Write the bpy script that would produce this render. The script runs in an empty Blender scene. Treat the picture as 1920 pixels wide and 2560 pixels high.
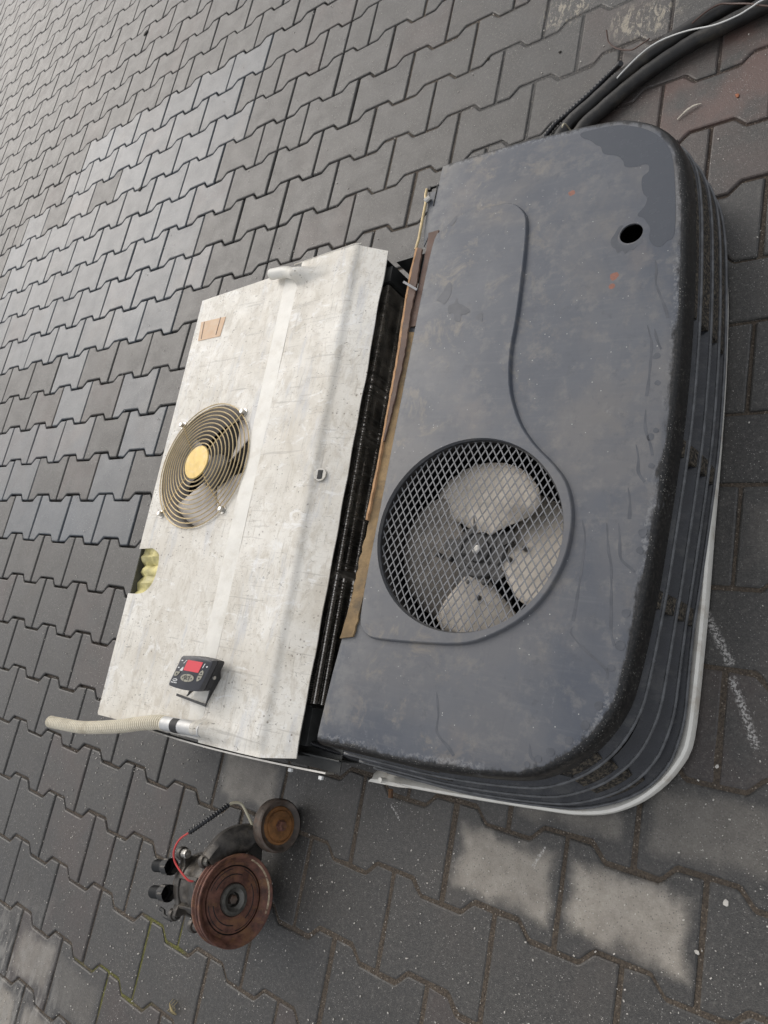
import bpy, bmesh, math, random
from mathutils import Vector, Matrix
random.seed(7)
sc = bpy.context.scene
COL = sc.collection

# ------------------------------------------------------------------ camera, sky, sun, exposure
cam_d = bpy.data.cameras.new('camera')
cam_d.sensor_fit = 'HORIZONTAL'; cam_d.sensor_width = 36.0
cam_d.lens = 1796.41 * 36.0 / 1920.0
cam_d.clip_start = 0.02; cam_d.clip_end = 300.0
cam = bpy.data.objects.new('camera', cam_d); COL.objects.link(cam)
_R = Vector((0.78063172, 0.19384099, -0.59417151))
_F = Vector((-0.62493765, 0.22963689, -0.7461366))
_R.normalize(); _F.normalize(); _U = _R.cross(_F).normalized()
cam.matrix_world = Matrix(((_R.x, _U.x, -_F.x, 0.66048077), (_R.y, _U.y, -_F.y, 0.24425369), (_R.z, _U.z, -_F.z, 1.12841263), (0, 0, 0, 1)))
sc.camera = cam

SUN_EL, SUN_AZ = math.radians(40), math.radians(302)      # azimuth clockwise from +Y
w = bpy.data.worlds.new('World'); sc.world = w; w.use_nodes = True
wn = w.node_tree.nodes; wl = w.node_tree.links
bg = wn['Background']
sky = wn.new('ShaderNodeTexSky'); sky.sky_type = 'NISHITA'; sky.sun_disc = False
sky.sun_elevation = SUN_EL; sky.sun_rotation = SUN_AZ
sky.air_density = 1.0; sky.dust_density = 10.0; sky.ozone_density = 1.0; sky.altitude = 100
hsv = wn.new('ShaderNodeHueSaturation'); hsv.inputs['Saturation'].default_value = 0.42
veil = wn.new('ShaderNodeMix'); veil.data_type = 'RGBA'; veil.inputs[0].default_value = 0.52; veil.inputs[7].default_value = (6.2, 6.4, 6.8, 1.0)   # even cloud layer
wl.new(sky.outputs[0], hsv.inputs['Color']); wl.new(hsv.outputs[0], veil.inputs[6]); wl.new(veil.outputs[2], bg.inputs['Color'])
bg.inputs['Strength'].default_value = 0.15
sun_d = bpy.data.lights.new('sun', 'SUN'); sun_d.energy = 0.5; sun_d.angle = math.radians(50); sun_d.color = (1.0, 0.965, 0.91)
sun = bpy.data.objects.new('sun', sun_d); COL.objects.link(sun)
_s = Vector((math.sin(SUN_AZ) * math.cos(SUN_EL), math.cos(SUN_AZ) * math.cos(SUN_EL), math.sin(SUN_EL)))
sun.rotation_euler = _s.to_track_quat('Z', 'Y').to_euler(); sun.location = _s * 10
vs = sc.view_settings
vs.view_transform = 'Standard'; vs.look = 'None'; vs.gamma = 1.0; vs.use_curve_mapping = False
vs.exposure = -0.08

# ------------------------------------------------------------------ node helpers
class M:
    def __init__(s, name):
        s.m = bpy.data.materials.new(name); s.m.use_nodes = True
        s.nt = s.m.node_tree; s.b = s.nt.nodes['Principled BSDF']
    def n(s, t, ins=None, **kw):
        nd = s.nt.nodes.new(t)
        for k, v in kw.items(): setattr(nd, k, v)
        for k, v in (ins or {}).items(): s.set(nd.inputs[k], v)
        return nd
    def set(s, sock, v):
        if isinstance(v, bpy.types.NodeSocket): s.nt.links.new(v, sock)
        else:
            if hasattr(sock.default_value, '__len__') and not isinstance(v, (int, float)):
                v = tuple(v)
                if len(sock.default_value) == 4 and len(v) == 3: v = v + (1.0,)
            sock.default_value = v
    def P(s, **kw):
        for k, v in kw.items(): s.set(s.b.inputs[k.replace('_', ' ')], v)
    def pos(s): return s.n('ShaderNodeNewGeometry').outputs['Position']
    def nor(s): return s.n('ShaderNodeNewGeometry').outputs['Normal']
    def obj(s): return s.n('ShaderNodeTexCoord').outputs['Object']
    def xyz(s, v):
        o = s.n('ShaderNodeSeparateXYZ', {0: v}).outputs; return o[0], o[1], o[2]
    def noise(s, scale, detail=3, rough=.55, vec=None, dist=0.0, color=False):
        d = {'Scale': scale, 'Detail': detail, 'Roughness': rough, 'Distortion': dist}
        if vec is not None: d['Vector'] = vec
        return s.n('ShaderNodeTexNoise', d).outputs['Color' if color else 'Fac']
    def voro(s, scale, vec=None, feature='F1', out='Distance', rnd=1.0):
        d = {'Scale': scale, 'Randomness': rnd}
        if vec is not None: d['Vector'] = vec
        return s.n('ShaderNodeTexVoronoi', d, feature=feature).outputs[out]
    def math(s, op, a, b=0.0, c=0.0, clamp=False):
        nd = s.n('ShaderNodeMath', operation=op, use_clamp=clamp)
        s.set(nd.inputs[0], a); s.set(nd.inputs[1], b); s.set(nd.inputs[2], c); return nd.outputs[0]
    def sm(s, x, lo, hi, a=0.0, b=1.0):
        nd = s.n('ShaderNodeMapRange', interpolation_type='SMOOTHSTEP')
        s.set(nd.inputs['Value'], x)
        for k, v in zip(('From Min', 'From Max', 'To Min', 'To Max'), (lo, hi, a, b)): nd.inputs[k].default_value = v
        return nd.outputs[0]
    def mix(s, f, a, b, mode='MIX'):
        nd = s.n('ShaderNodeMix', data_type='RGBA', blend_type=mode)
        s.set(nd.inputs[0], f); s.set(nd.inputs[6], a); s.set(nd.inputs[7], b); return nd.outputs[2]
    def scale(s, v, sc):
        return s.n('ShaderNodeVectorMath', {0: v, 1: sc}, operation='MULTIPLY').outputs[0]
    def dist(s, v, p):
        return s.n('ShaderNodeVectorMath', {0: v, 1: p}, operation='DISTANCE').outputs['Value']
    def seg(s, v, a, b):
        a, b = Vector(a), Vector(b); ab = b - a
        d = s.n('ShaderNodeVectorMath', {0: v, 1: tuple(a)}, operation='SUBTRACT').outputs[0]
        t = s.n('ShaderNodeVectorMath', {0: d, 1: tuple(ab / ab.length_squared)}, operation='DOT_PRODUCT').outputs['Value']
        t = s.math('ADD', t, 0.0, clamp=True)
        q = s.n('ShaderNodeVectorMath', {0: tuple(ab)}, operation='SCALE'); s.set(q.inputs['Scale'], t)
        e = s.n('ShaderNodeVectorMath', {0: d, 1: q.outputs[0]}, operation='SUBTRACT').outputs[0]
        return s.n('ShaderNodeVectorMath', {0: e}, operation='LENGTH').outputs['Value']
    def bump(s, h, strength=.3, dist=.002):
        nd = s.n('ShaderNodeBump', {'Height': h, 'Strength': strength, 'Distance': dist}); s.P(Normal=nd.outputs[0])
    def mx(s, *a):
        r = a[0]
        for x in a[1:]: r = s.math('MAXIMUM', r, x)
        return r
    def mul(s, *a):
        r = a[0]
        for x in a[1:]: r = s.math('MULTIPLY', r, x)
        return r

def simple(name, col, rough=.5, metal=0.0, var=.25, nscale=40, bump=0.0, bscale=300, dirt=None, dirt_amt=.5):
    m = M(name); p = m.obj()
    n = m.sm(m.noise(nscale, 5, .65, p), .3, .7)
    c = m.mix(n, tuple(x * (1 - var) for x in col), tuple(min(1, x * (1 + var)) for x in col))
    if dirt:
        d = m.mul(m.sm(m.noise(nscale * .45, 8, .75, m.scale(p, (1, 1.3, .8))), .48, .66), dirt_amt)
        c = m.mix(d, c, dirt)
    m.P(Base_Color=c, Roughness=m.sm(m.noise(nscale * 2, 4, .6, p), .2, .8, max(.05, rough - .1), min(1, rough + .12)), Metallic=metal)
    if bump: m.bump(m.noise(bscale, 4, .6, p), bump, .001)
    return m.m

MAT = {}
def build_materials():
    # ---- pavers: colour per stone in Object Color (r tone, g dry, b red, alpha smooth with blue sheen)
    def paver(name, individual):
        m = M(name); p = m.pos()
        if individual:
            oi = m.n('ShaderNodeObjectInfo')
            r, g, b = [m.n('ShaderNodeSeparateColor', {0: oi.outputs['Color']}).outputs[i] for i in range(3)]
            al = oi.outputs['Alpha']
        else:
            rnd = m.n('ShaderNodeNewGeometry').outputs['Random Per Island']
            r = m.sm(rnd, 0, 1, .3, .62); g = 0.0; b = 0.0; al = 0.0
        big = m.noise(2.2, 4, .6, p); mid = m.noise(14, 6, .65, p); fine = m.noise(420, 3, .7, p); grain = m.voro(620, p)
        tone = m.math('MULTIPLY_ADD', r, .55, m.math('MULTIPLY', m.sm(big, .3, .7), .25))
        tone = m.math('MULTIPLY_ADD', m.sm(mid, .3, .72), .3, tone, clamp=True)
        c = m.mix(tone, (.016, .0142, .0122), (.060, .0545, .0465))
        c = m.mix(m.mul(al, m.sm(m.noise(3, 2, .5, p), .2, .8, .6, .95)), c, (.034, .061, .092))  # bluish sky sheen of the smooth stones, painted into the base colour
        # fine aggregate
        c = m.mix(m.sm(fine, .35, .68), m.mix(.42, c, (.012, .012, .012)), m.mix(.2, c, (.17, .165, .155)))
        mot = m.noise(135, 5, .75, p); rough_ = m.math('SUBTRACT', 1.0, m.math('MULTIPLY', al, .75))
        c = m.mix(m.mul(m.sm(mot, .52, .66), .5, rough_), c, (.130, .122, .108)); c = m.mix(m.mul(m.sm(mot, .46, .36), .45, rough_), c, (.012, .011, .010))
        c = m.mix(m.mul(b, m.sm(m.noise(9, 4, .6, p), .3, .65)), c, (.105, .062, .05))
        if individual:
            x, y, z = m.xyz(m.obj())
            d = m.math('MINIMUM', m.math('SUBTRACT', .1, m.math('ABSOLUTE', x)), m.math('SUBTRACT', .066, m.math('ABSOLUTE', y)))
            d = m.math('ADD', d, m.math('MULTIPLY', m.math('SUBTRACT', m.noise(16, 3, .55, p), .5), .055))
            dry = m.mul(g, m.sm(d, .008, .036))
            dc = m.mix(m.sm(m.noise(30, 5, .7, p), .3, .7), (.29, .258, .212), (.42, .38, .32))
            dc = m.mix(m.sm(fine, .3, .7), m.mix(.22, dc, (.08, .07, .06)), dc)
            c = m.mix(dry, c, dc)
        # damp, dirty joints edge: brown film here and there
        c = m.mix(m.mul(m.sm(m.noise(5, 5, .6, p), .5, .72), .35), c, (.075, .062, .052))
        # pale lime crusts
        li = [((.1196, 1.674, 0), .055), ((.160, 1.660, 0), .06), ((-.03, 1.804, 0), .06), ((-.066, 1.80, 0), .05), ((.09, 1.70, 0), .03)]
        lm = m.mx(*[m.sm(m.dist(p, q), rr * 1.25, rr * .3) for q, rr in li])
        c = m.mix(m.mul(lm, m.sm(m.noise(48, 6, .7, m.scale(p, (1.5, .7, 1)), .6), .5, .58), .75), c, (.33, .29, .22))
        bl = m.sm(m.dist(p, (-1.17, -.72, 0)), .36, .1)
        c = m.mix(m.mul(bl, m.sm(m.noise(13, 6, .7, m.scale(p, (2.4, .8, 1))), .46, .6), .7), c, (.25, .235, .21))
        # chalk strokes
        ck = [((.3675, .438, 0), (.405, .372, 0)), ((.4106, .348, 0), (.4456, .2646, 0)), ((.1664, .0528, 0), (.1517, .0225, 0)),
              ((-.1314, .0409, 0), (-.1187, .0316, 0)), ((-.1187, .0316, 0), (-.1087, .0216, 0))]
        km = m.mx(*[m.sm(m.math('ADD', m.seg(p, a, b2), m.math('MULTIPLY', m.math('SUBTRACT', m.noise(90, 3, .6, p), .5), .010)), ww, ww * .3)
                    for (a, b2), ww in zip(ck, (.0085, .008, .0035, .0022, .0022))])
        c = m.mix(m.mul(km, m.sm(m.noise(260, 3, .7, p), .44, .58), .8), c, (.52, .5, .47))
        # faint scuffs
        sc2 = m.sm(m.noise(26, 7, .75, m.scale(p, (.7, 2.2, 1)), 1.2), .64, .74)
        c = m.mix(m.mul(sc2, .32), c, (.2, .195, .185))
        # white grit specks
        vd = m.voro(170, p); vc = m.n('ShaderNodeSeparateColor', {0: m.voro(170, p, out='Color')}).outputs[0]
        sp = m.mul(m.math('LESS_THAN', vd, .15), m.math('GREATER_THAN', vc, .84))
        vd2 = m.voro(330, p); vc2 = m.n('ShaderNodeSeparateColor', {0: m.voro(330, p, out='Color')}).outputs[1]
        sp2 = m.mul(m.math('LESS_THAN', vd2, .2), m.math('GREATER_THAN', vc2, .7))
        c = m.mix(m.mul(m.math('MAXIMUM', sp, sp2), m.sm(m.noise(7, 3, .6, p), .4, .62, .25, .85)), c, (.42, .4, .37))
        pits = m.mul(m.math('LESS_THAN', m.voro(210, p), .2), m.math('GREATER_THAN', vc, .3))
        c = m.mix(m.mul(pits, .5), c, (.015, .015, .015))
        ro = m.math('SUBTRACT', m.sm(mid, .25, .75, .38, .52), m.math('MULTIPLY', al, .12))
        m.P(Base_Color=c, Roughness=ro, Specular_IOR_Level=m.math('MULTIPLY_ADD', al, .12, .62))
        h = m.math('ADD', m.math('MULTIPLY', fine, .6), m.math('MULTIPLY', grain, .5))
        h = m.math('ADD', h, m.math('MULTIPLY', mid, 1.2))
        m.bump(h, .42, .0016)
        return m.m
    MAT['paver'] = paver('paver_concrete', True); MAT['paver_far'] = paver('paver_concrete_far', False)
    # ---- sand in the joints
    m = M('joint_sand'); p = m.pos()
    g = m.noise(300, 4, .8, p); c = m.mix(m.sm(g, .3, .7), (.050, .039, .030), (.140, .110, .080))
    x, y, z = m.xyz(p)
    dark = m.sm(x, -.45, -1.0); c = m.mix(m.mul(dark, m.sm(m.math('ADD', y, 0.0), .0, .5), .85), c, (.018, .017, .016))
    mud = m.mul(m.sm(m.dist(p, (.03, 1.66, 0)), .42, .25), 1.0); c = m.mix(mud, c, (.10, .096, .09))
    c = m.mix(m.mul(m.sm(m.dist(p, (.25, 1.42, 0)), .35, .15), .7), c, (.05, .032, .024))
    ms = [((-.66, -.352, 0), .085), ((-.69, -.43, 0), .09), ((-.80, -.50, 0), .09), ((-.61, -.35, 0), .05), ((-.73, -.52, 0), .06), ((-.92, -.55, 0), .07), ((-.5, -.2, 0), .05)]
    mm = m.mx(*[m.sm(m.dist(p, q), r, r * .4) for q, r in ms])
    c = m.mix(m.mul(mm, m.sm(m.noise(60, 5, .7, p), .30, .48)), c, m.mix(m.sm(g, .3, .7), (.07, .075, .014), (.19, .18, .04)))
    sp = m.mul(m.math('LESS_THAN', m.voro(260, p), .3), m.math('GREATER_THAN', m.n('ShaderNodeSeparateColor', {0: m.voro(260, p, out='Color')}).outputs[0], .75))
    c = m.mix(m.mul(sp, .6), c, (.36, .31, .25))
    m.P(Base_Color=c, Roughness=.85); m.bump(m.math('ADD', g, m.voro(260, p)), .9, .003); MAT['sand'] = m.m
    # ---- condenser skin: grey blue plastic, dusty
    m = M('weathered_grey_skin'); p = m.pos()
    at = m.n('ShaderNodeAttribute', attribute_name='rim').outputs['Fac']
    big = m.sm(m.noise(5, 5, .6, p), .3, .72); fine = m.noise(240, 4, .7, p)
    c = m.mix(big, (.064, .073, .092), (.106, .113, .127))
    x, y, z = m.xyz(p)
    c = m.mix(m.mul(m.sm(m.noise(3.1, 6, .62, p, .4), .44, .64), m.sm(y, .35, .85, .45, 1.0)), c, (.138, .133, .130))
    c = m.mix(m.mul(m.sm(m.noise(34, 6, .7, p), .5, .68), .5), c, (.168, .162, .155))
    c = m.mix(m.mul(m.sm(m.noise(62, 5, .7, p), .55, .7), .35), c, (.055, .06, .07))
    tan = m.mul(m.sm(m.noise(15, 8, .72, p, .5), .53, .66), m.sm(x, .22, -.02, .25, 1.0)); c = m.mix(m.mul(tan, .42), c, (.29, .245, .18))
    brn = m.sm(m.noise(8, 6, .65, m.scale(p, (1, .8, 1))), .56, .7); c = m.mix(m.mul(brn, .28), c, (.21, .18, .155))
    edg = m.mul(m.sm(x, -.03, -.115), m.sm(m.noise(24, 6, .7, p), .38, .62)); c = m.mix(m.mul(edg, .45), c, (.24, .235, .22))
    scr = m.sm(m.noise(38, 4, .7, m.scale(p, (.25, 4.5, 1))), .5, .75); c = m.mix(m.mul(scr, .14), c, (.2, .2, .2))
    c = m.mix(m.mul(m.sm(m.noise(38, 4, .7, m.scale(p, (4.5, .2, 1))), .58, .72), .12), c, (.06, .06, .065))
    vd = m.voro(140, p); vc = m.n('ShaderNodeSeparateColor', {0: m.voro(140, p, out='Color')}).outputs[0]
    sp = m.mul(m.math('LESS_THAN', vd, .12), m.math('GREATER_THAN', vc, .86))
    c = m.mix(m.mul(sp, m.sm(m.noise(9, 3, .6, p), .35, .6, .1, .8)), c, (.5, .5, .47))
    rust = m.mx(m.sm(m.math('ADD', m.dist(m.scale(p, (1, 1, .2)), (.1563, 1.0788, .043)), m.math('MULTIPLY', m.noise(120, 2, .5, p), .006)), .0092, .0080),
                m.sm(m.math('ADD', m.dist(m.scale(p, (1, 1, .2)), (.2462, .9085, .0417)), m.math('MULTIPLY', m.noise(120, 2, .5, p), .008)), .0118, .0103),
                m.sm(m.dist(m.scale(p, (1, 1, .2)), (.2445, .891, .0417)), .0055, .004))
    c = m.mix(rust, c, m.mix(m.sm(fine, .3, .7), (.27, .105, .065), (.19, .075, .05)))
    # rubbed black edge
    e = m.math('ADD', at, m.math('MULTIPLY', m.math('SUBTRACT', m.noise(70, 6, .75, m.scale(p, (1, .35, 1))), .5), 1.5))
    em = m.sm(m.math('ADD', e, m.math('MULTIPLY', m.math('SUBTRACT', m.noise(9, 3, .6, p), .5), .9)), .40, .78)
    bk = m.mix(m.sm(fine, .45, .62), (.008, .008, .008), (.03, .027, .024))
    vd3 = m.voro(420, p); vc3 = m.n('ShaderNodeSeparateColor', {0: m.voro(420, p, out='Color')}).outputs[2]
    bk = m.mix(m.mul(m.math('LESS_THAN', vd3, .26), m.math('GREATER_THAN', vc3, .66), m.sm(m.noise(22, 4, .7, p), .4, .65)), bk, (.3, .29, .26))
    c = m.mix(em, c, bk)
    halo = m.mul(m.sm(e, .12, .4), m.math('SUBTRACT', 1.0, em)); c = m.mix(m.mul(halo, m.sm(m.noise(210, 4, .75, p), .45, .6), m.sm(m.noise(8, 3, .6, p), .36, .6), .5), c, (.3, .3, .3))
    m.P(Base_Color=c, Roughness=m.sm(m.noise(18, 5, .6, p), .25, .75, .30, .46), Specular_IOR_Level=.55)
    m.bump(m.math('ADD', m.math('MULTIPLY', fine, .3), m.noise(20, 3, .5, p)), .12, .002); MAT['skin'] = m.m
    # water film on the skin
    m = M('damp_film'); p = m.pos()
    m.P(Base_Color=(.060, .067, .080), Roughness=m.sm(m.noise(60, 4, .6, p), .2, .8, .2, .3), Specular_IOR_Level=.5)
    m.bump(m.noise(120, 4, .6, p), .06, .001)
    MAT['wet'] = m.m
    m = M('drip_trace'); p = m.pos(); m.P(Base_Color=m.mix(m.sm(m.noise(40, 3, .6, p), .3, .7), (.060, .065, .076), (.088, .093, .105)), Roughness=.38)
    MAT['drip'] = m.m
    # ---- white painted sheet, stained
    m = M('stained_white_sheet'); p = m.pos()
    big = m.sm(m.noise(6, 5, .6, p), .3, .7)
    c = m.mix(big, (.61, .572, .495), (.765, .74, .675))
    c = m.mix(m.mul(m.sm(m.noise(29, 8, .75, m.scale(p, (1.4, .7, 1)), .6), .47, .63), .6), c, (.50, .455, .375))
    c = m.mix(m.mul(m.sm(m.noise(9, 8, .7, m.scale(p, (2.6, .5, 1))), .53, .68), .55), c, (.47, .48, .50))
    c = m.mix(m.mul(m.sm(m.noise(70, 8, .8, p, 1.5), .53, .66), .5), c, (.36, .31, .24))
    fl = m.sm(m.noise(75, 4, .65, m.scale(p, (.6, 1.6, 1)), 2.5), .63, .68); c = m.mix(m.mul(fl, .8), c, (.13, .115, .09))
    vd = m.voro(120, p); vc = m.n('ShaderNodeSeparateColor', {0: m.voro(120, p, out='Color')}).outputs[0]
    c = m.mix(m.mul(m.math('LESS_THAN', vd, .22), m.math('GREATER_THAN', vc, .82), m.sm(m.noise(7, 3, .6, p), .4, .6), .8), c, (.16, .13, .1))
    cr = m.voro(16, m.n('ShaderNodeVectorMath', {0: p, 1: m.scale(m.noise(9, 4, .6, p, color=True), (.07, .07, .07))}, operation='ADD').outputs[0], feature='DISTANCE_TO_EDGE')
    c = m.mix(m.mul(m.sm(cr, .007, .002), m.sm(m.noise(7.3, 3, .6, p), .58, .66), .35), c, (.3, .27, .23))
    wh = m.sm(m.noise(21, 6, .7, m.scale(p, (1, 1.6, 1)), .8), .56, .68); c = m.mix(m.mul(wh, .6), c, (.84, .835, .81))
    for k_, (sx, sy) in enumerate(((1, 20), (22, 1.2), (16, 1), (1.5, 34))):
        sn = m.noise(7 + 3 * k_, 3, .6, m.n('ShaderNodeMapping', {'Vector': p, 'Rotation': (0, 0, .5 + k_ * 1.1), 'Scale': (sx, sy, 1)}).outputs[0], .3)
        c = m.mix(m.mul(m.sm(sn, .64, .68), .42), c, (.36, .335, .29))
    m.P(Base_Color=c, Roughness=m.sm(m.noise(30, 5, .6, p), .3, .7, .42, .62), Metallic=.0)
    m.bump(m.math('ADD', m.noise(45, 5, .65, p), m.math('MULTIPLY', m.noise(8, 2, .5, p), 2.0)), .22, .0025); MAT['white'] = m.m
    MAT['white_band'] = simple('painted_joint_strip', (.71, .69, .63), .45, 0, .06, 30, .1, 200, (.5, .46, .38), .45)
    MAT['tray'] = simple('white_gloss_paint', (.86, .83, .75), .35, 0, .04, 30, .08, 150, (.45, .36, .26), .5)
    MAT['tie'] = simple('grey_nylon', (.20, .20, .21), .5, 0, .1)
    MAT['lip'] = simple('louver_edge_highlight', (.115, .117, .12), .36, 0, .3, 60, .1, 260, (.06, .06, .06), .5)  # lighter grey paints the highlight along the slat edges
    MAT['black'] = simple('black_plastic', (.016, .016, .017), .38, 0, .3, 60, .1, 300, (.045, .042, .038), .6)
    MAT['slat'] = simple('dark_louver_plastic', (.024, .025, .029), .26, 0, .25, 40, .1, 260, (.085, .083, .078), .55)
    m = M('gritty_black'); p = m.pos(); g = m.noise(190, 5, .8, p)
    m.P(Base_Color=m.mix(m.sm(g, .42, .66), (.012, .011, .010), (.17, .14, .10)), Roughness=.85); m.bump(g, .9, .003); MAT['gritty'] = m.m
    MAT['mesh'] = simple('mesh_grey', (.16, .162, .168), .45, .15, .2, 60)
    MAT['blade'] = simple('dusty_fan_blade', (.64, .575, .49), .7, 0, .2, 22, .3, 240, (.16, .135, .11), .7)
    MAT['blade_shaded'] = simple('shaded_fan_blade', (.30, .265, .225), .75, 0, .3, 22, .3, 240, (.04, .036, .03), .7)  # darker copy of the blade material, shadow put into its colour
    MAT['hub'] = simple('grimy_hub', (.085, .082, .078), .5, .2, .3, 40, .2)
    MAT['void'] = simple('dark_interior', (.018, .017, .016), .7, 0, .4, 30, .2, 200, (.06, .05, .04), .6)
    MAT['tan'] = simple('old_tan_foam', (.27, .185, .095), .9, 0, .3, 26, .7, 260, (.12, .095, .065), .8)
    MAT['brown'] = simple('brown_rubber_strip', (.115, .07, .052), .65, 0, .2, 30, .2, 300, (.2, .13, .08), .4)
    MAT['orange_edge'] = simple('torn_orange_foam', (.46, .27, .14), .9, 0, .2, 60, .5)
    MAT['steel'] = simple('zinc_steel', (.55, .53, .49), .35, .9, .15, 60)
    MAT['alu'] = simple('aluminium_tube', (.55, .55, .54), .5, .45, .08, 50, .1, 200, (.4, .38, .34), .4)
    MAT['brass'] = simple('yellow_zinc_wire', (.62, .49, .28), .36, .6, .12, 60)
    MAT['brass_disc'] = simple('yellow_zinc_disc', (.46, .335, .115), .42, .45, .12, 90, .05, 300, (.5, .42, .28), .4)
    MAT['coilfin'] = simple('sooty_fin', (.48, .45, .40), .38, .55, .5, 18)
    MAT['tube'] = simple('coil_copper_dark', (.80, .76, .70), .25, .9, .2, 80)
    MAT['endplate'] = simple('grey_end_plate', (.075, .077, .075), .45, .5, .2, 25, .1, 200, (.15, .15, .14), .4)
    MAT['innerblade'] = simple('grey_fan_blade', (.62, .585, .55), .5, 0, .12, 30, .1, 200, (.25, .22, .19), .4)
    MAT['insul'] = simple('yellow_insulation', (.56, .50, .22), .6, 0, .35, 26, .6, 90, (.75, .70, .45), .6)
    MAT['tape'] = simple('peach_tape', (.60, .40, .245), .55, 0, .07, 40, .1, 200, (.62, .5, .36), .4)
    MAT['hose_white'] = simple('cream_corrugated_hose', (.86, .80, .65), .5, 0, .1, 40, 0, 200, (.42, .35, .24), .5)
    hm = MAT['hose_white']; nt_ = hm.node_tree; bs = nt_.nodes['Principled BSDF']; src = bs.inputs['Base Color'].links[0].from_socket
    an = nt_.nodes.new('ShaderNodeAttribute'); an.attribute_name = 'groove'; mxn = nt_.nodes.new('ShaderNodeMix'); mxn.data_type = 'RGBA'; mxn.inputs[7].default_value = (.44, .37, .25, 1)   # darker tone in the grooves
    nt_.links.new(an.outputs['Fac'], mxn.inputs[0]); nt_.links.new(src, mxn.inputs[6]); nt_.links.new(mxn.outputs[2], bs.inputs['Base Color'])
    MAT['hose_black'] = simple('old_black_rubber', (.016, .015, .014), .5, 0, .4, 45, .5, 120, (.07, .06, .045), .6)
    MAT['conduit'] = simple('black_conduit', (.018, .018, .02), .3)
    MAT['wire_white'] = simple('white_wire', (.72, .72, .69), .4, 0, .05)
    MAT['wire_cream'] = simple('cream_wire', (.6, .55, .4), .5, 0, .05)
    MAT['wire_red'] = simple('red_wire', (.55, .05, .045), .4, 0, .1)
    MAT['wire_brown'] = simple('brown_wire', (.075, .042, .032), .5, 0, .15)
    MAT['rust'] = simple('rusty_pulley', (.140, .062, .043), .6, .1, .5, 60, .7, 190, (.25, .125, .055), .7)
    MAT['worn'] = simple('worn_rust_highlight', (.42, .33, .22), .5, .3, .3, 160, .3, 300, (.12, .055, .035), 1.0)  # wear plus a painted rim highlight
    MAT['rust2'] = simple('orange_rust', (.23, .105, .035), .75, .1, .4, 50, .6, 220, (.05, .035, .028), .7)
    MAT['rust_dark'] = simple('dark_worn_steel', (.11, .088, .072), .5, .3, .4, 50, .4, 200, (.13, .065, .035), .6)
    MAT['cast'] = simple('greasy_cast_metal', (.060, .054, .047), .42, .3, .5, 50, .7, 150, (.17, .145, .115), .6)
    MAT['greyring'] = simple('worn_grey_steel', (.14, .135, .12), .4, .7, .3, 90, .2)
    MAT['blk'] = simple('matt_black', (.012, .012, .012), .55, 0, .3, 40)
    MAT['case'] = simple('charcoal_case', (.022, .022, .025), .42, 0, .15, 80, .1, 700)
    MAT['panel'] = simple('dark_grey_panel', (.055, .055, .062), .42, 0, .08, 80)
    MAT['btn'] = simple('beige_buttons', (.36, .34, .27), .5, 0, .06, 60)
    MAT['print'] = simple('white_print', (.78, .78, .76), .5, 0, .03)
    MAT['ink'] = simple('dark_print', (.04, .04, .04), .5, 0, .1)
    MAT['wood'] = simple('pale_splinter', (.66, .60, .50), .7, 0, .2, 60, .3)
    MAT['chip'] = simple('orange_brick_chip', (.40, .15, .075), .8, 0, .2, 60)
    MAT['leaf'] = simple('dark_leaf_bit', (.02, .017, .012), .8, 0, .3, 60)
    MAT['pebble'] = simple('pale_pebble', (.55, .52, .47), .8, 0, .15, 60)
    MAT['straw'] = simple('dry_straw', (.32, .26, .13), .8, 0, .2, 60)
    m = M('red_display'); p = m.obj()
    m.P(Base_Color=(.62, .075, .09), Roughness=.35, Emission_Color=(1, .08, .1), Emission_Strength=.16); MAT['screen'] = m.m
build_materials()

# ------------------------------------------------------------------ object helpers
def mesh_obj(name, verts, faces, mat=None, parent=None, smooth=False, bevel=0.0):
    me = bpy.data.meshes.new(name); me.from_pydata([tuple(v) for v in verts], [], faces); me.validate()
    bm = bmesh.new(); bm.from_mesh(me); bmesh.ops.recalc_face_normals(bm, faces=bm.faces); bm.to_mesh(me); bm.free()
    return link(name, me, mat, parent, smooth, bevel)
def link(name, me, mat=None, parent=None, smooth=False, bevel=0.0):
    o = bpy.data.objects.new(name, me); COL.objects.link(o)
    if mat: me.materials.append(MAT[mat] if isinstance(mat, str) else mat)
    if parent: o.parent = parent
    if smooth:
        me.shade_smooth()
        if hasattr(me, 'set_sharp_from_angle'): me.set_sharp_from_angle(angle=math.radians(42))
    if bevel:
        b = o.modifiers.new('bevel', 'BEVEL'); b.width = bevel; b.segments = 2; b.limit_method = 'ANGLE'; b.angle_limit = math.radians(40)
    return o
def bm_obj(name, bm, mat, parent=None, smooth=False, bevel=0.0):
    bmesh.ops.recalc_face_normals(bm, faces=bm.faces)
    me = bpy.data.meshes.new(name); bm.to_mesh(me); bm.free(); return link(name, me, mat, parent, smooth, bevel)
def thing(name, label, cat, group=None, loc=None):
    o = bpy.data.objects.new(name, None); COL.objects.link(o); o.empty_display_size = .05
    if loc: o.location = loc
    return tag(o, label, cat, group)
def tag(o, label, cat, group=None):
    o['label'] = label; o['category'] = cat
    if group: o['group'] = group
    return o
def V(*a): return Vector(a)
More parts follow.
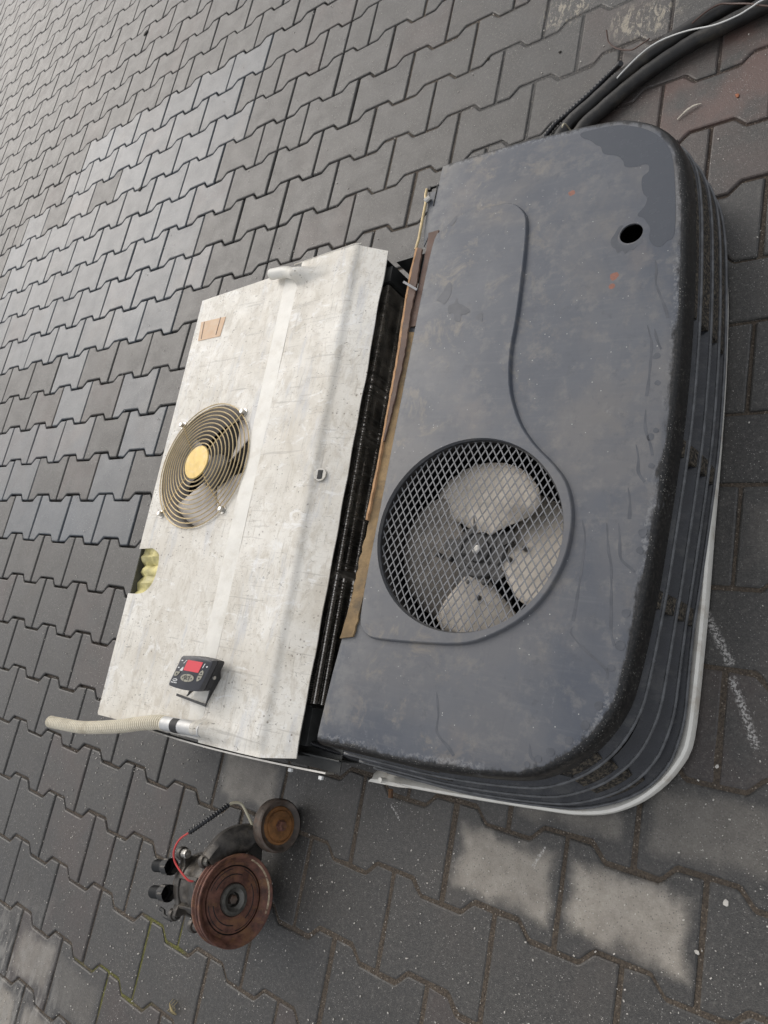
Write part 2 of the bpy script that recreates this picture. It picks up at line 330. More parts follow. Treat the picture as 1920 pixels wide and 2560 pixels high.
def catmull(pts, n=8, closed=False):
    P = [Vector(p) for p in pts]; out = []; L = len(P)
    for i in range(L if closed else L - 1):
        if closed: a, b, c, d = P[i - 1], P[i], P[(i + 1) % L], P[(i + 2) % L]
        else: a, b, c, d = P[max(i - 1, 0)], P[i], P[i + 1], P[min(i + 2, L - 1)]
        for k in range(n):
            t = k / n
            out.append(.5 * ((2 * b) + (c - a) * t + (2 * a - 5 * b + 4 * c - d) * t * t + (3 * b - a - 3 * c + d) * t ** 3))
    if not closed: out.append(P[-1])
    return out
def resample(pts, step):
    P = [Vector(p) for p in pts]; out = [P[0].copy()]; acc = 0.0
    tot = sum((P[i + 1] - P[i]).length for i in range(len(P) - 1)); n = max(2, int(round(tot / step))); st = tot / n; nxt = st
    for i in range(len(P) - 1):
        L = (P[i + 1] - P[i]).length
        while L > 1e-9 and nxt <= acc + L + 1e-9 and len(out) < n:
            out.append(P[i].lerp(P[i + 1], (nxt - acc) / L)); nxt += st
        acc += L
    out.append(P[-1].copy()); return out
def frames(P):
    T = []
    for i in range(len(P)):
        a = P[max(i - 1, 0)]; b = P[min(i + 1, len(P) - 1)]; T.append((b - a).normalized())
    up = Vector((0, 0, 1))
    if abs(T[0].dot(up)) > .9: up = Vector((1, 0, 0))
    N = [(up - T[0] * up.dot(T[0])).normalized()]
    for i in range(1, len(P)):
        n = N[-1] - T[i] * N[-1].dot(T[i]); N.append(n.normalized())
    return T, N
def tube(name, pts, r, mat, parent=None, seg=8, cap=True, rfun=None, closed=False, smooth=True):
    P = [Vector(p) for p in pts]; T, N = frames(P); vs_, fs = [], []
    for i, p in enumerate(P):
        B = T[i].cross(N[i]); rr = rfun(i, len(P)) if rfun else r
        for k in range(seg):
            a = 2 * math.pi * k / seg; vs_.append(p + (N[i] * math.cos(a) + B * math.sin(a)) * rr)
    n = len(P)
    for i in range(n if closed else n - 1):
        j = (i + 1) % n
        for k in range(seg):
            k2 = (k + 1) % seg; fs.append((i * seg + k, i * seg + k2, j * seg + k2, j * seg + k))
    if cap and not closed:
        fs.append(tuple(range(seg - 1, -1, -1))); fs.append(tuple((n - 1) * seg + k for k in range(seg)))
    return mesh_obj(name, vs_, fs, mat, parent, smooth)
def lathe(name, prof, seg, origin, axis, mat, parent=None, a0=0.0, a1=2 * math.pi, smooth=True, refv=None):
    """prof: (distance along axis, radius)."""
    ax = Vector(axis).normalized(); ref = Vector(refv) if refv else (Vector((0, 0, 1)) if abs(ax.z) < .9 else Vector((1, 0, 0)))
    u = (ref - ax * ref.dot(ax)).normalized(); v = ax.cross(u); o = Vector(origin)
    full = abs(a1 - a0 - 2 * math.pi) < 1e-6; ns = seg if full else seg + 1; vs_, fs = [], []
    for s, r in prof:
        for k in range(ns):
            a = a0 + (a1 - a0) * k / seg; vs_.append(o + ax * s + (u * math.cos(a) + v * math.sin(a)) * max(r, 1e-5))
    for i in range(len(prof) - 1):
        for k in range(seg):
            k2 = (k + 1) % ns if full else k + 1
            fs.append((i * ns + k, i * ns + k2, (i + 1) * ns + k2, (i + 1) * ns + k))
    return mesh_obj(name, vs_, fs, mat, parent, smooth)
def box_vf(c, sx, sy, sz, rot=None):
    c = Vector(c); q = []
    for dx in (-.5, .5):
        for dy in (-.5, .5):
            for dz in (-.5, .5):
                v = Vector((dx * sx, dy * sy, dz * sz))
                if rot is not None: v = rot @ v
                q.append(c + v)
    return q, [(0, 1, 3, 2), (4, 6, 7, 5), (0, 4, 5, 1), (2, 3, 7, 6), (0, 2, 6, 4), (1, 5, 7, 3)]
def box(name, c, sx, sy, sz, mat, parent=None, rot=None, bevel=0.0):
    v, f_ = box_vf(c, sx, sy, sz, rot); return mesh_obj(name, v, f_, mat, parent, False, bevel)
class Bag:
    def __init__(s): s.v = []; s.f = []
    def add(s, v, f_):
        o = len(s.v); s.v += list(v); s.f += [tuple(o + i for i in q) for q in f_]
    def box(s, *a, **k): s.add(*box_vf(*a, **k))
    def obj(s, name, mat, parent=None, smooth=False, bevel=0.0): return mesh_obj(name, s.v, s.f, mat, parent, smooth, bevel)
def prism(name, outline, h, mat, parent=None, xf=None, bevel=0.0, smooth=False):
    """outline: list of (x,y) closed; extruded from z=0 to h, then xf applied."""
    n = len(outline); f_ = xf or (lambda p: p)
    v = [f_(Vector((x, y, 0))) for x, y in outline] + [f_(Vector((x, y, h))) for x, y in outline]
    fs = [tuple(range(n - 1, -1, -1)), tuple(range(n, 2 * n))] + [(i, (i + 1) % n, n + (i + 1) % n, n + i) for i in range(n)]
    return mesh_obj(name, v, fs, mat, parent, smooth, bevel)
def plate_bm(loops):
    """flat plate with holes: list of closed 3D loops, first is the outer one."""
    bm = bmesh.new(); ed = []
    rings = []
    for lp in loops:
        vs_ = [bm.verts.new(p) for p in lp]; rings.append(vs_)
        for i in range(len(vs_)): ed.append(bm.edges.new((vs_[i], vs_[(i + 1) % len(vs_)])))
    bmesh.ops.triangle_fill(bm, use_beauty=True, use_dissolve=False, edges=ed)
    return bm, rings

# ================================================================== GROUND
def paver_outline(x0=-.1, x1=.1):
    g = .0017; X = .1 - g
    H = .0810 - g; Wst = .0590 - g
    top = [(-X, H - .003), (-X + .003, H), (-.0625, H), (-.058, H - .0025), (-.0425, Wst + .003), (-.038, Wst),
           (.038, Wst), (.0425, Wst + .003), (.058, H - .0025), (.0625, H), (X - .003, H), (X, H - .003)]
    o = [(x, y) for x, y in top] + [(x, -y) for x, y in reversed(top)]
    if x0 > -.1:  o = [(q, s) for q, s in o if q > 0] ; o = sorted_half(o, x0)
    elif x1 < .1: o = [(-q, s) for q, s in o if q > 0] ; o = list(reversed(sorted_half(o, None)))
    return o
def sorted_half(o, _):
    # right half (or its mirror): keep order, close along x=0
    Wst = .0590 - .0017; sgn = 1 if o[0][0] > 0 else -1
    up = [p for p in o if p[1] > 0]; dn = [p for p in o if p[1] < 0]
    return [(sgn * .0017, Wst)] + up + dn + [(sgn * .0017, -Wst)]
def paver_mesh(name, outline, lo=False):
    me = bpy.data.meshes.new(name); n = len(outline)
    cx = sum(p[0] for p in outline) / n; cy = sum(p[1] for p in outline) / n
    # inward offset
    def inset(d):
        r = []
        for i in range(n):
            a = Vector(outline[i - 1]); b = Vector(outline[i]); c = Vector(outline[(i + 1) % n])
            e1 = (b - a).normalized(); e2 = (c - b).normalized(); n1 = Vector((e1.y, -e1.x)); n2 = Vector((e2.y, -e2.x))
            nn = (n1 + n2); nn = nn / max(nn.length_squared / 2, .35) if nn.length > 1e-6 else n1
            r.append(b + nn * d)
        return r
    area = sum(outline[i - 1][0] * outline[i][1] - outline[i][0] * outline[i - 1][1] for i in range(n))
    if area > 0: outline = list(reversed(outline))
    rings = [[(x, y, -.030) for x, y in outline], [(x, y, -.0045) for x, y in outline]]
    if not lo: rings.append([(p.x, p.y, -.0012) for p in inset(.0018)])
    rings.append([(p.x, p.y, 0) for p in inset(.0042)])
    v = [p for r in rings for p in r]; f_ = []
    for k in range(len(rings) - 1):
        for i in range(n): f_.append((k * n + i, k * n + (i + 1) % n, (k + 1) * n + (i + 1) % n, (k + 1) * n + i))
    f_.append(tuple((len(rings) - 1) * n + i for i in range(n)))
    me.from_pydata(v, [], f_)
    bm = bmesh.new(); bm.from_mesh(me); bmesh.ops.recalc_face_normals(bm, faces=bm.faces); bm.to_mesh(me); bm.free()
    return me

def cam_px(p):
    d = Vector(p) - cam.matrix_world.translation
    z = d.dot(_F)
    if z < .15: return None
    return 960 + 1796.41 * d.dot(_R) / z, 1280 - 1796.41 * d.dot(_U) / z

def sand_z(x, y):
    deep = min(1, max(0, (-.55 - x) / .4)) * min(1, max(0, (y + .25) / .4))
    fill = min(1, max(0, 1 - math.hypot(x - .05, y - 1.66) / .4))
    near = min(1, max(0, (x + 1.0) / .7)) * min(1, max(0, (.95 - y) / .5))
    return -.0042 - .0075 * deep + max(.0028 * fill, .0026 * near) + .0005 * math.sin(x * 47 + y * 31) + .0004 * math.sin(x * 23 - y * 61)

def build_ground():
    # sand bed: fine grid near the camera, wide skirt to the horizon
    v, f_ = [], []; nx, ny = 220, 220; x0, x1, y0, y1 = -7.5, 1.6, -2.0, 6.5
    for j in range(ny + 1):
        for i in range(nx + 1):
            x = x0 + (x1 - x0) * i / nx; y = y0 + (y1 - y0) * j / ny; v.append((x, y, sand_z(x, y)))
    for j in range(ny):
        for i in range(nx): a = j * (nx + 1) + i; f_.append((a, a + 1, a + nx + 2, a + nx + 1))
    b0 = len(v); S = 80
    v += [(-S, -S, -.006), (S, -S, -.006), (S, S, -.006), (-S, S, -.006)]
    c = [0, nx, (ny + 1) * (nx + 1) - 1, ny * (nx + 1)]
    side = [[i for i in range(nx + 1)], [j * (nx + 1) + nx for j in range(ny + 1)],
            [ny * (nx + 1) + i for i in range(nx, -1, -1)], [j * (nx + 1) for j in range(ny, -1, -1)]]
    for k in range(4):
        f_.append(tuple([b0 + k, b0 + (k + 1) % 4] + list(reversed(side[k]))))
    g = mesh_obj('ground', v, f_, 'sand', None, True); g['kind'] = 'structure'
    g.data.materials.append(MAT['paver_far'])
    for p in g.data.polygons[-4:]: p.material_index = 1
    rv = random.Random(21); fulls = []
    def worn():
        o = paver_outline(); c = rv.sample(range(len(o)), 5); r = []
        for i, (x, y) in enumerate(o):
            k = 1 - (rv.uniform(.008, .032) if i in c and rv.random() < .7 else rv.uniform(0, .006)); r.append((x * k + rv.uniform(-.0003, .0003), y * k + rv.uniform(-.0003, .0003)))
        return r
    for _ in range(9):
        full = paver_mesh('paver', worn()); full.materials.append(MAT['paver']); fulls.append(full)
    hl = paver_mesh('half_paver', paver_outline(-.1, 0.0)); hl.materials.append(MAT['paver'])
    hr = paver_mesh('half_paver', paver_outline(0.0, .1)); hr.materials.append(MAT['paver'])
    far = paver_mesh('paver_far', paver_outline(), True)
    split = {(-4, 15), (-6, 15), (-5, 13), (-4.5, 10), (-12, 15), (-14.5, 14), (-6.5, 10), (-4.5, -2), (-9, 17), (-17, 19)}
    dry = {(.5, 0): .8, (1.5, 0): 1.0, (1, 1): .32, (2, 1): .3, (-2.5, 0): .62, (-5, -5): .6, (-5.5, -4): .45, (-6, -5): .7, (-4.5, -4): .15, (2.5, 4): .12}
    red = {(1.5, 10): .95, (2, 11): .9, (1, 11): .3, (1.5, 9): .3, (1, 9): .3, (.5, 10): .45, (2, 9): .35, (2.5, 10): .8}
    cells = []
    for r in range(-9, 44):
        for k in range(-36, 7):
            u = k + (0 if r % 2 else .5); x, y = u * .2, r * .14
            cs = [cam_px((x + dx, y + dy, 0)) for dx in (-.1, .1) for dy in (-.08, .08)]
            area = 0
            if all(cs):
                xs = [q[0] for q in cs]; ys = [q[1] for q in cs]
                if max(xs) > 0 and min(xs) < 1920 and max(ys) > 0 and min(ys) < 2560:
                    area = (max(xs) - min(xs)) * (max(ys) - min(ys))
                    if -1.02 < x < .22 and .22 < y < 1.10: area = 0
            near = (-7.4 < x < 1.4 and -1.9 < y < 6.3)
            cells.append((area, u, r, x, y, near))
    cells.sort(key=lambda c: -c[0])
    rnd = random.Random(3); fv, ff = [], []; nind = 0
    fverts = [tuple(q.co) for q in far.vertices]; fpoly = [tuple(p.vertices) for p in far.polygons]
    for area, u, r, x, y, near in cells:
        jx, jy, jz, rz = rnd.uniform(-.0008, .0008), rnd.uniform(-.0008, .0008), rnd.uniform(-.0006, .0006), rnd.uniform(-.006, .006)
        tx, ty = rnd.gauss(0, .0028), rnd.gauss(0, .0028)
        if x > -.7 and y < .5: tx *= .35; ty *= .35
        smooth_zone = -14.8 <= u <= -6.2 and 4 <= r <= 16 - max(0, (-12 - u)) * 1.3
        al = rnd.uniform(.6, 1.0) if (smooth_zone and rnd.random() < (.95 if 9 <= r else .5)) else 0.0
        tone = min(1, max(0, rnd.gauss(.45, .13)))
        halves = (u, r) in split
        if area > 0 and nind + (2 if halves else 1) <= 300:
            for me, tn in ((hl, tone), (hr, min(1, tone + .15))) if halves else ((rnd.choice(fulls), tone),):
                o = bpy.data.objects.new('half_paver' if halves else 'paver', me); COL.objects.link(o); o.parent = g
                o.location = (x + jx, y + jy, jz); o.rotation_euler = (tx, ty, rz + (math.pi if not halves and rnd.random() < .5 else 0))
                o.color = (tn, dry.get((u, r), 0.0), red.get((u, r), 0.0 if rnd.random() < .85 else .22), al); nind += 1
        elif near:
            mt = Matrix.Translation((x + jx, y + jy, jz)) @ Matrix.Rotation(rz, 4, 'Z') @ Matrix.Rotation(tx, 4, 'X') @ Matrix.Rotation(ty, 4, 'Y')
            o0 = len(fv); fv += [tuple(mt @ Vector(q)) for q in fverts]; ff += [tuple(o0 + i for i in p) for p in fpoly]
    me = bpy.data.meshes.new('distant_pavers'); me.from_pydata(fv, [], ff)
    o = link('distant_pavers', me, 'paver_far', g); o['kind'] = 'stuff'
    bpy.data.meshes.remove(far)
build_ground()

# ================================================================== CONDENSER
def pl(x, y, off=0.0): return Vector((x, y, .233 - .1 * x + off))      # tilted top plane
F_PATH = [(-.1214, .146), (-.08, .1468), (-.0323, .148), (.041, .150), (.1157, .1565), (.180, .1655), (.2200, .1755), (.2559, .1965), (.2819, .2205),
          (.3003, .2455), (.3149, .2755), (.3225, .305), (.3301, .3666), (.3358, .43), (.3395, .50), (.3440, .60), (.3462, .68), (.3455, .76), (.3430, .84), (.3385, .92), (.3320, 1.00),
          (.3265, 1.05), (.3165, 1.1042), (.2994, 1.1455), (.2707, 1.1762), (.2318, 1.1972), (.2061, 1.2031), (.1577, 1.2075), (.1235, 1.2085), (.0455, 1.2095), (-.03, 1.2065), (-.1081, 1.2022)]
LEFT = [(-.1098, 1.1128), (-.108, 1.03), (-.1075, .9095), (-.1055, .80), (-.1035, .64), (-.1025, .504), (-.1056, .4336), (-.1066, .37), (-.1135, .2995), (-.1173, .2483), (-.1205, .18)]

def offv(P, ds):
    out = []
    for i in range(len(P)):
        a = P[max(i - 1, 0)]; b = P[min(i + 1, len(P) - 1)]; t = (b - a).normalized(); out.append(Vector((P[i].x + t.y * ds[i], P[i].y - t.x * ds[i])))
    return out
def offset2(P, d, ends=None):
    """offset an open 2D path to its outer (right-hand) side by d."""
    out = []
    for i in range(len(P)):
        a = P[max(i - 1, 0)]; b = P[min(i + 1, len(P) - 1)]; t = (b - a).normalized(); out.append(Vector((P[i].x + t.y * d, P[i].y - t.x * d)))
    return out

def build_condenser():
    T = thing('condenser_unit', 'large dark grey condenser unit with round mesh fan opening and black louvred sides', 'condenser unit', None, (.1, .68, 0))
    T.location = (0, 0, 0)
    F2 = resample([Vector((p.x, p.y)) for p in catmull([Vector((x, y, 0)) for x, y in F_PATH], 6)], .012)
    F2[0] = Vector((-.1214, .146)); F2[-1] = Vector((-.1081, 1.2022))
    inn = offset2(F2, -.013); inn[0] = Vector((-.1212, .159)); inn[-1] = Vector((-.1083, 1.1892))
    # raised panel outline
    PAN = [(-.090, 1.035), (-.0769, 1.0535), (-.0594, 1.0683), (-.0412, 1.0775), (-.0104, 1.0818), (.0318, 1.0825), (.0568, 1.079), (.0753, 1.0633), (.0883, 1.0399), (.0945, .99), (.0985, .92), (.1010, .85), (.1006, .7919),
           (.1085, .7345), (.1223, .695), (.1400, .6621), (.1665, .6299), (.1964, .6027), (.2199, .5749), (.234, .5397), (.2386, .5016), (.2332, .4524), (.2109, .4002), (.1782, .3633), (.1342, .3345), (.095, .3206),
           (.0305, .3135), (-.0378, .3095), (-.0620, .3120), (-.0760, .3220), (-.083, .340), (-.087, .40), (-.088, .5), (-.090, .65), (-.092, .8), (-.093, .95)]
    pan = [Vector((p.x, p.y)) for p in catmull([Vector((x, y, 0)) for x, y in PAN], 3, True)]
    def inset_closed(P, d):
        n = len(P); o = []
        for i in range(n):
            t = (P[(i + 1) % n] - P[i - 1]).normalized(); o.append(Vector((P[i].x + t.y * d, P[i].y - t.x * d)))
        return o
    ar = sum(pan[i - 1].x * pan[i].y - pan[i].x * pan[i - 1].y for i in range(len(pan)))
    sg = 1 if ar < 0 else -1     # offset to the inside
    p1 = inset_closed(pan, sg * .0006); p2 = inset_closed(pan, sg * .0018); p3 = inset_closed(pan, sg * .0032)
    hole = [(.2630 + .0175 * math.cos(a), .9805 + .0175 * math.sin(a)) for a in [2 * math.pi * k / 28 for k in range(28)]]
    fan = [(.0735 + .1535 * math.cos(a), .4895 + .1535 * math.sin(a)) for a in [2 * math.pi * k / 72 for k in range(72)]]
    PH = .0075
    bm = bmesh.new(); rimv = {}
    def ring(P, off, val):
        r = [bm.verts.new(pl(p[0], p[1], off)) for p in P]
        for q in r: rimv[q] = val
        return r
    vin = ring(inn, 0, 0.0); vF = ring(F2, -.0006, .62)
    rad = .012; dz_ = .028; fil = []
    for k in range(1, 7):
        a = math.pi / 2 * k / 6; fil.append(ring(offset2(F2, rad * math.sin(a)), -.0006 - dz_ * (1 - math.cos(a)), 1.0))
    fil.append(ring(offset2(F2, rad + .001), -.036, 1.0))
    seq = [vin, vF] + fil
    for A, B in zip(seq, seq[1:]):
        for i in range(len(A) - 1): bm.faces.new((A[i], A[i + 1], B[i + 1], B[i]))
    vl = ring(LEFT, 0, .12)
    loop = vin + vl
    vpan = ring(pan, 0, 0.0); vhole = ring(hole, 0, 0.0)
    ed = []
    for lp in (loop, vpan, vhole):
        for i in range(len(lp)):
            a, b = lp[i], lp[(i + 1) % len(lp)]
            ed.append(bm.edges.get((a, b)) or bm.edges.new((a, b)))
    bmesh.ops.triangle_fill(bm, use_beauty=True, edges=ed)
    vp1 = ring(p1, PH * .3, 0); vp2 = ring(p2, PH * .85, 0); vp3 = ring(p3, PH, 0); vfan = ring(fan, PH, 0)
    for A, B in ((vpan, vp1), (vp1, vp2), (vp2, vp3)):
        n = len(A)
        for i in range(n): bm.faces.new((A[i], A[(i + 1) % n], B[(i + 1) % n], B[i]))
    ed = []
    for lp in (vp3, vfan):
        for i in range(len(lp)):
            a, b = lp[i], lp[(i + 1) % len(lp)]; ed.append(bm.edges.get((a, b)) or bm.edges.new((a, b)))
    bmesh.ops.triangle_fill(bm, use_beauty=True, edges=ed)
    # lips going down at the holes and at the cut left edge
    def lip(src, depth, P, off, shrink=0.0):
        lo = [bm.verts.new(pl(p[0], p[1], off - depth)) for p in P]
        for q in lo: rimv[q] = 0.9
        n = len(src)
        for i in range(n): bm.faces.new((src[i], src[(i + 1) % n], lo[(i + 1) % n], lo[i]))
    lip(vfan, .022, fan, PH); lip(vhole, .004, hole, 0)
    edge = [vF[-1], vin[-1]] + vl + [vin[0], vF[0]]
    lo = [bm.verts.new(q.co + Vector((.001, 0, -.045))) for q in edge]
    for q in lo: rimv[q] = .5
    for i in range(len(edge) - 1): bm.faces.new((edge[i], edge[i + 1], lo[i + 1], lo[i]))
    bm.verts.index_update()
    vals = [0.0] * len(bm.verts)
    for q, val in rimv.items(): vals[q.index] = val
    bmesh.ops.recalc_face_normals(bm, faces=bm.faces)
    if sum(f_.normal.z * f_.calc_area() for f_ in bm.faces) < 0: bmesh.ops.reverse_faces(bm, faces=bm.faces)
    me = bpy.data.meshes.new('top_skin'); bm.to_mesh(me); bm.free()
    at = me.attributes.new('rim', 'FLOAT', 'POINT')
    for i, val in enumerate(vals): at.data[i].value = val
    skin = link('top_skin', me, 'skin', T, True); me.set_sharp_from_angle(angle=math.radians(24))
    # dark body inside (bottom pan, walls), so the opening has depth
    bag = Bag(); bag.box((.115, .68, .012), .40, .95, .006); bag.box((-.085, .68, .108), .006, 1.00, .186)
    bag.box((.09, .178, .09), .34, .006, .14); bag.box((.12, 1.175, .09), .36, .006, .14); bag.box((.12, .70, .09), .40, .006, .15)
    bag.obj('inner_pan', 'void', T)
    lathe('fan_shroud', [(-.115, .158), (-.02, .1565), (-.02, .162), (-.115, .164)], 56, pl(.0735, .4895, PH), (.0995, 0, .995), 'blk', T)
    # fan
    hubc = pl(.0700, .4745, -.060); axis = Vector((.0995, 0, .995)).normalized()
    fan_o = lathe('fan', [(-.03, .044), (.010, .044), (.013, .041), (.013, .032), (.010, .030), (.010, .020), (.016, .018), (.018, .010), (.018, .0)], 32, hubc, axis, 'hub', T)
    lathe('shaft_nut', [(.018, .0075), (.025, .007), (.0255, .004), (.0255, 0)], 6, hubc, axis, 'steel', fan_o, smooth=False)
    bl = []
    ux = Vector((1, 0, -.1)).normalized(); uy = axis.cross(ux).normalized()
    for name_a, wid, mt, hz in ((88, 106, 'blade', .014), (6, 96, 'blade', -.002), (-86, 60, 'blade', .004), (186, 108, 'blade_shaded', -.010)):  # left blade takes the darker copy with painted shade
        vv, ff = [], []; nr, na = 8, 11
        for i in range(nr):
            tr = i / (nr - 1); r = .030 + .116 * tr
            for j in range(na):
                s = j / (na - 1) - .5
                a = math.radians(name_a) + s * math.radians(wid) * (.62 + .42 * math.sin(tr * math.pi * .62)) + .12 * (tr - .5)
                rr = r - .022 * (abs(s) * 2) ** 3 * tr
                h = -s * .034 * (.4 + .6 * tr) + .004 * (1 - (2 * s) ** 2) + hz
                vv.append(hubc + ux * rr * math.cos(a) + uy * rr * math.sin(a) + axis * h)
        for i in range(nr - 1):
            for j in range(na - 1): ff.append((i * na + j, i * na + j + 1, (i + 1) * na + j + 1, (i + 1) * na + j))
        b = mesh_obj('blade', vv, ff, mt, fan_o, True); sd = b.modifiers.new('thick', 'SOLIDIFY'); sd.thickness = .0022
    for k, an in enumerate((88, 4, -86, 184)):
        for rr_, da in ((.052, -14), (.052, 14), (.074, 4)):
            a = math.radians(an + da); cc = hubc + ux * rr_ * math.cos(a) + uy * rr_ * math.sin(a) + axis * .010
            lathe('rivet', [(-.014, .0042), (.001, .0042), (.003, .0034), (.0038, 0)], 10, cc, axis, 'hub', fan_o)
    for k in range(5):
        a = k * 2 * math.pi / 5 + .5; d = ux * math.cos(a) + uy * math.sin(a); rot = Matrix((d, axis.cross(d), axis)).transposed(); q, f_ = box_vf(hubc + d * .050 + axis * .0115, .022, .018, .002, rot); mesh_obj('spider_arm', q, f_, 'hub', fan_o)
    for k in range(6):
        a = k * math.pi / 3 + .3; lathe('rivet', [(0, .004), (.0025, .0035), (.003, 0)], 8, hubc + ux * .027 * math.cos(a) + uy * .027 * math.sin(a) + axis * .008, axis, 'blk', fan_o)
    lathe('motor', [(-.09, .05), (-.035, .05), (-.032, .045)], 24, hubc, axis, 'blk', T)
    bag = Bag()
    for ang in (20, 110, 200, 290):
        a = math.radians(ang); d = Vector((math.cos(a), math.sin(a), 0)); rot = Matrix.Rotation(a, 3, 'Z'); bag.box(hubc + d * .10 - Vector((0, 0, .062)), .12, .018, .004, rot=rot)
    bag.obj('motor_bracket', 'void', T)
    # expanded mesh over the fan
    bag = Bag(); R = .1565; cx, cy = .0735, .4895; px, py = .0128, .0212
    for fam, (dx, dy) in enumerate(((px, py), (px, -py))):
        d = Vector((dx, dy)).normalized(); nrm = Vector((-d.y, d.x)); sp = px * py / math.hypot(px, py)
        k = -int(R / sp) - 1
        while k * sp < R:
            off = k * sp
            if abs(off) < R:
                h = math.sqrt(R * R - off * off); m0 = Vector((cx, cy)) + nrm * off
                p = m0 - d * h; q = m0 + d * h; c = pl(m0.x, m0.y, PH - .011 + fam * .0007)
                a3 = (pl(q.x, q.y) - pl(p.x, p.y)); x3 = a3.normalized(); y3 = axis.cross(x3).normalized()
                rot = Matrix((x3, y3, axis)).transposed(); bag.box(c, 2 * h, .0018, .0012, rot=rot)
            k += 1
    bag.obj('mesh_guard', 'mesh', T)
    lathe('mesh_rim', [(-.014, .1565), (-.0085, .1565), (-.0085, .151), (-.014, .151)], 64, pl(cx, cy, PH), axis, 'black', T)
    # louvre slats down the side
    outs = (.0190, .0250, .0280, .0290); ext = (.003, .008, .014, .019); zs = (.148, .110, .073, .038)
    cw_ = [math.exp(-((q - Vector((.285, .222))).length / .06) ** 2) for q in F2]
    low = [min(1, max(0, (.42 - q.y) / .17)) ** 1.3 + .55 * c_ for q, c_ in zip(F2, cw_)]
    base = F2
    def zlift(x): return max(0.0, (.30 - x)) * .055
    for k in range(4):
        o = outs[k]; z = zs[k]; vv, ff = [], []; prof = [(o - .019, .0105), (o - .010, .0062), (o - .004, .0035), (o, .0), (o - .001, -.0045), (o - .006, -.007), (o - .014, -.003), (o - .019, .0035)]
        rings = [offv(base, [d + ext[k] * lw for lw in low]) for d, _ in prof]; n = len(base); m_ = len(prof)
        sub = range(0, n)
        for i in sub:
            for j in range(m_):
                p = rings[j][i]; kk = 1 - k * .24
                vv.append((p.x, p.y, z + prof[j][1] * (.9 if k < 3 else .55) + zlift(p.x) * kk))
        for i in range(n - 1):
            for j in range(m_): j2 = (j + 1) % m_; ff.append((i * m_ + j, i * m_ + j2, (i + 1) * m_ + j2, (i + 1) * m_ + j))
        ff.append(tuple(range(m_))); ff.append(tuple((n - 1) * m_ + j for j in range(m_)))
        sl_ = mesh_obj('louver_slat', vv, ff, 'slat', T, True)
        ed_ = offv(base, [o - .0016 + ext[k] * lw for lw in low]); tube('slat_edge', [(p.x, p.y, z + .0006 + zlift(p.x) * (1 - k * .24)) for p in ed_], .0026, 'lip', sl_, 8)  # pale tube added as the edge highlight of each slat
    # backing behind the slats
    vv, ff = [], []; Rg = [(-.050, .0), (-.050, .16)]
    for d, z in Rg:
        for p in offset2(base, d): vv.append((p.x, p.y, .03 + z * 1.0 + (zlift(p.x) if z else 0)))
    n = len(base)
    for i in range(n - 1): ff.append((i, i + 1, n + i + 1, n + i))
    mesh_obj('louver_backing', vv, ff, 'blk', T, True)
    # upright ribs between the slats
    def at_y(y0, side=1):
        c = [i for i in range(n) if base[i].x > .28]; return min(c, key=lambda i: abs(base[i].y - y0))
    def rib(i0, i1, d0=.002, mt='gritty'):
        vv, ff = [], []; I = list(range(i0, i1 + 1))
        lv = [(d0 + .0085, .172), (d0 + .0125, .150), (d0 + .0185, .118), (d0 + .0225, .082), (d0 + .0235, .05), (d0 + .0235, .03)]; ex_ = (.001, .003, .006, .010, .015, .015)
        rg = [offv(base, [d + e_ * lw for lw in low]) for (d, _), e_ in zip(lv, ex_)]; back = offset2(base, -.045); m_ = len(lv) + 2
        for i in I:
            zl = zlift(base[i].x); vv.append((back[i].x, back[i].y, .17 + zl))
            for j, (_, z) in enumerate(lv): p = rg[j][i]; vv.append((p.x, p.y, z + zl * .7))
            vv.append((back[i].x, back[i].y, .03))
        for a in range(len(I) - 1):
            for j in range(m_): j2 = (j + 1) % m_; ff.append((a * m_ + j, a * m_ + j2, (a + 1) * m_ + j2, (a + 1) * m_ + j))
        ff.append(tuple(range(m_))); ff.append(tuple((len(I) - 1) * m_ + j for j in range(m_)))
        mesh_obj('louver_rib', vv, ff, mt, T, False)
    for y in (.640, .428):
        i = at_y(y); rib(i - 1, i + 1)
    rib(at_y(.842), min(n - 2, at_y(.842) + 48))
    ic = min(range(n), key=lambda i: (base[i] - Vector((.268, .207))).length); rib(ic - 2, ic + 2)
    ic2 = min(range(n), key=lambda i: (base[i] - Vector((.06, .152))).length); rib(0, ic2)
    # white tray under the unit
    TR = [(-.160, .0755), (-.0746, .0837), (.0008, .0908), (.0944, .1010), (.1932, .1125), (.2234, .1175), (.2576, .1268), (.2858, .1402), (.3144, .1612), (.3406, .1900), (.3572, .2168), (.3664, .238), (.3700, .262), (.3715, .30), (.3722, .3635), (.3726, .45), (.3712, .56), (.370, .70), (.366, .85), (.355, 1.0), (.33, 1.12), (.28, 1.19), (.18, 1.205)]
    tr = resample([Vector((p.x, p.y)) for p in catmull([Vector((x, y, 0)) for x, y in TR], 6)], .015)
    corner = lambda p: math.exp(-((p - Vector((.335, .195))).length / .075) ** 2)
    vv, ff = [], []; L = [(-.026, .010), (-.012, .029), (-.004, .033), (.0, .030), (.0015, .022), (.0, .006), (-.004, .004), (-.03, .004)]
    rg = [offset2(tr, d) for d, _ in L]; m_ = len(L)
    for i, p0 in enumerate(tr):
        cz = corner(p0)
        for j, (d, z) in enumerate(L):
            q = rg[j][i]; vv.append((q.x, q.y, z + 0.0 * (1.0 if j < 3 else .6)))
    for i in range(len(tr) - 1):
        for j in range(m_): j2 = (j + 1) % m_; ff.append((i * m_ + j, i * m_ + j2, (i + 1) * m_ + j2, (i + 1) * m_ + j))
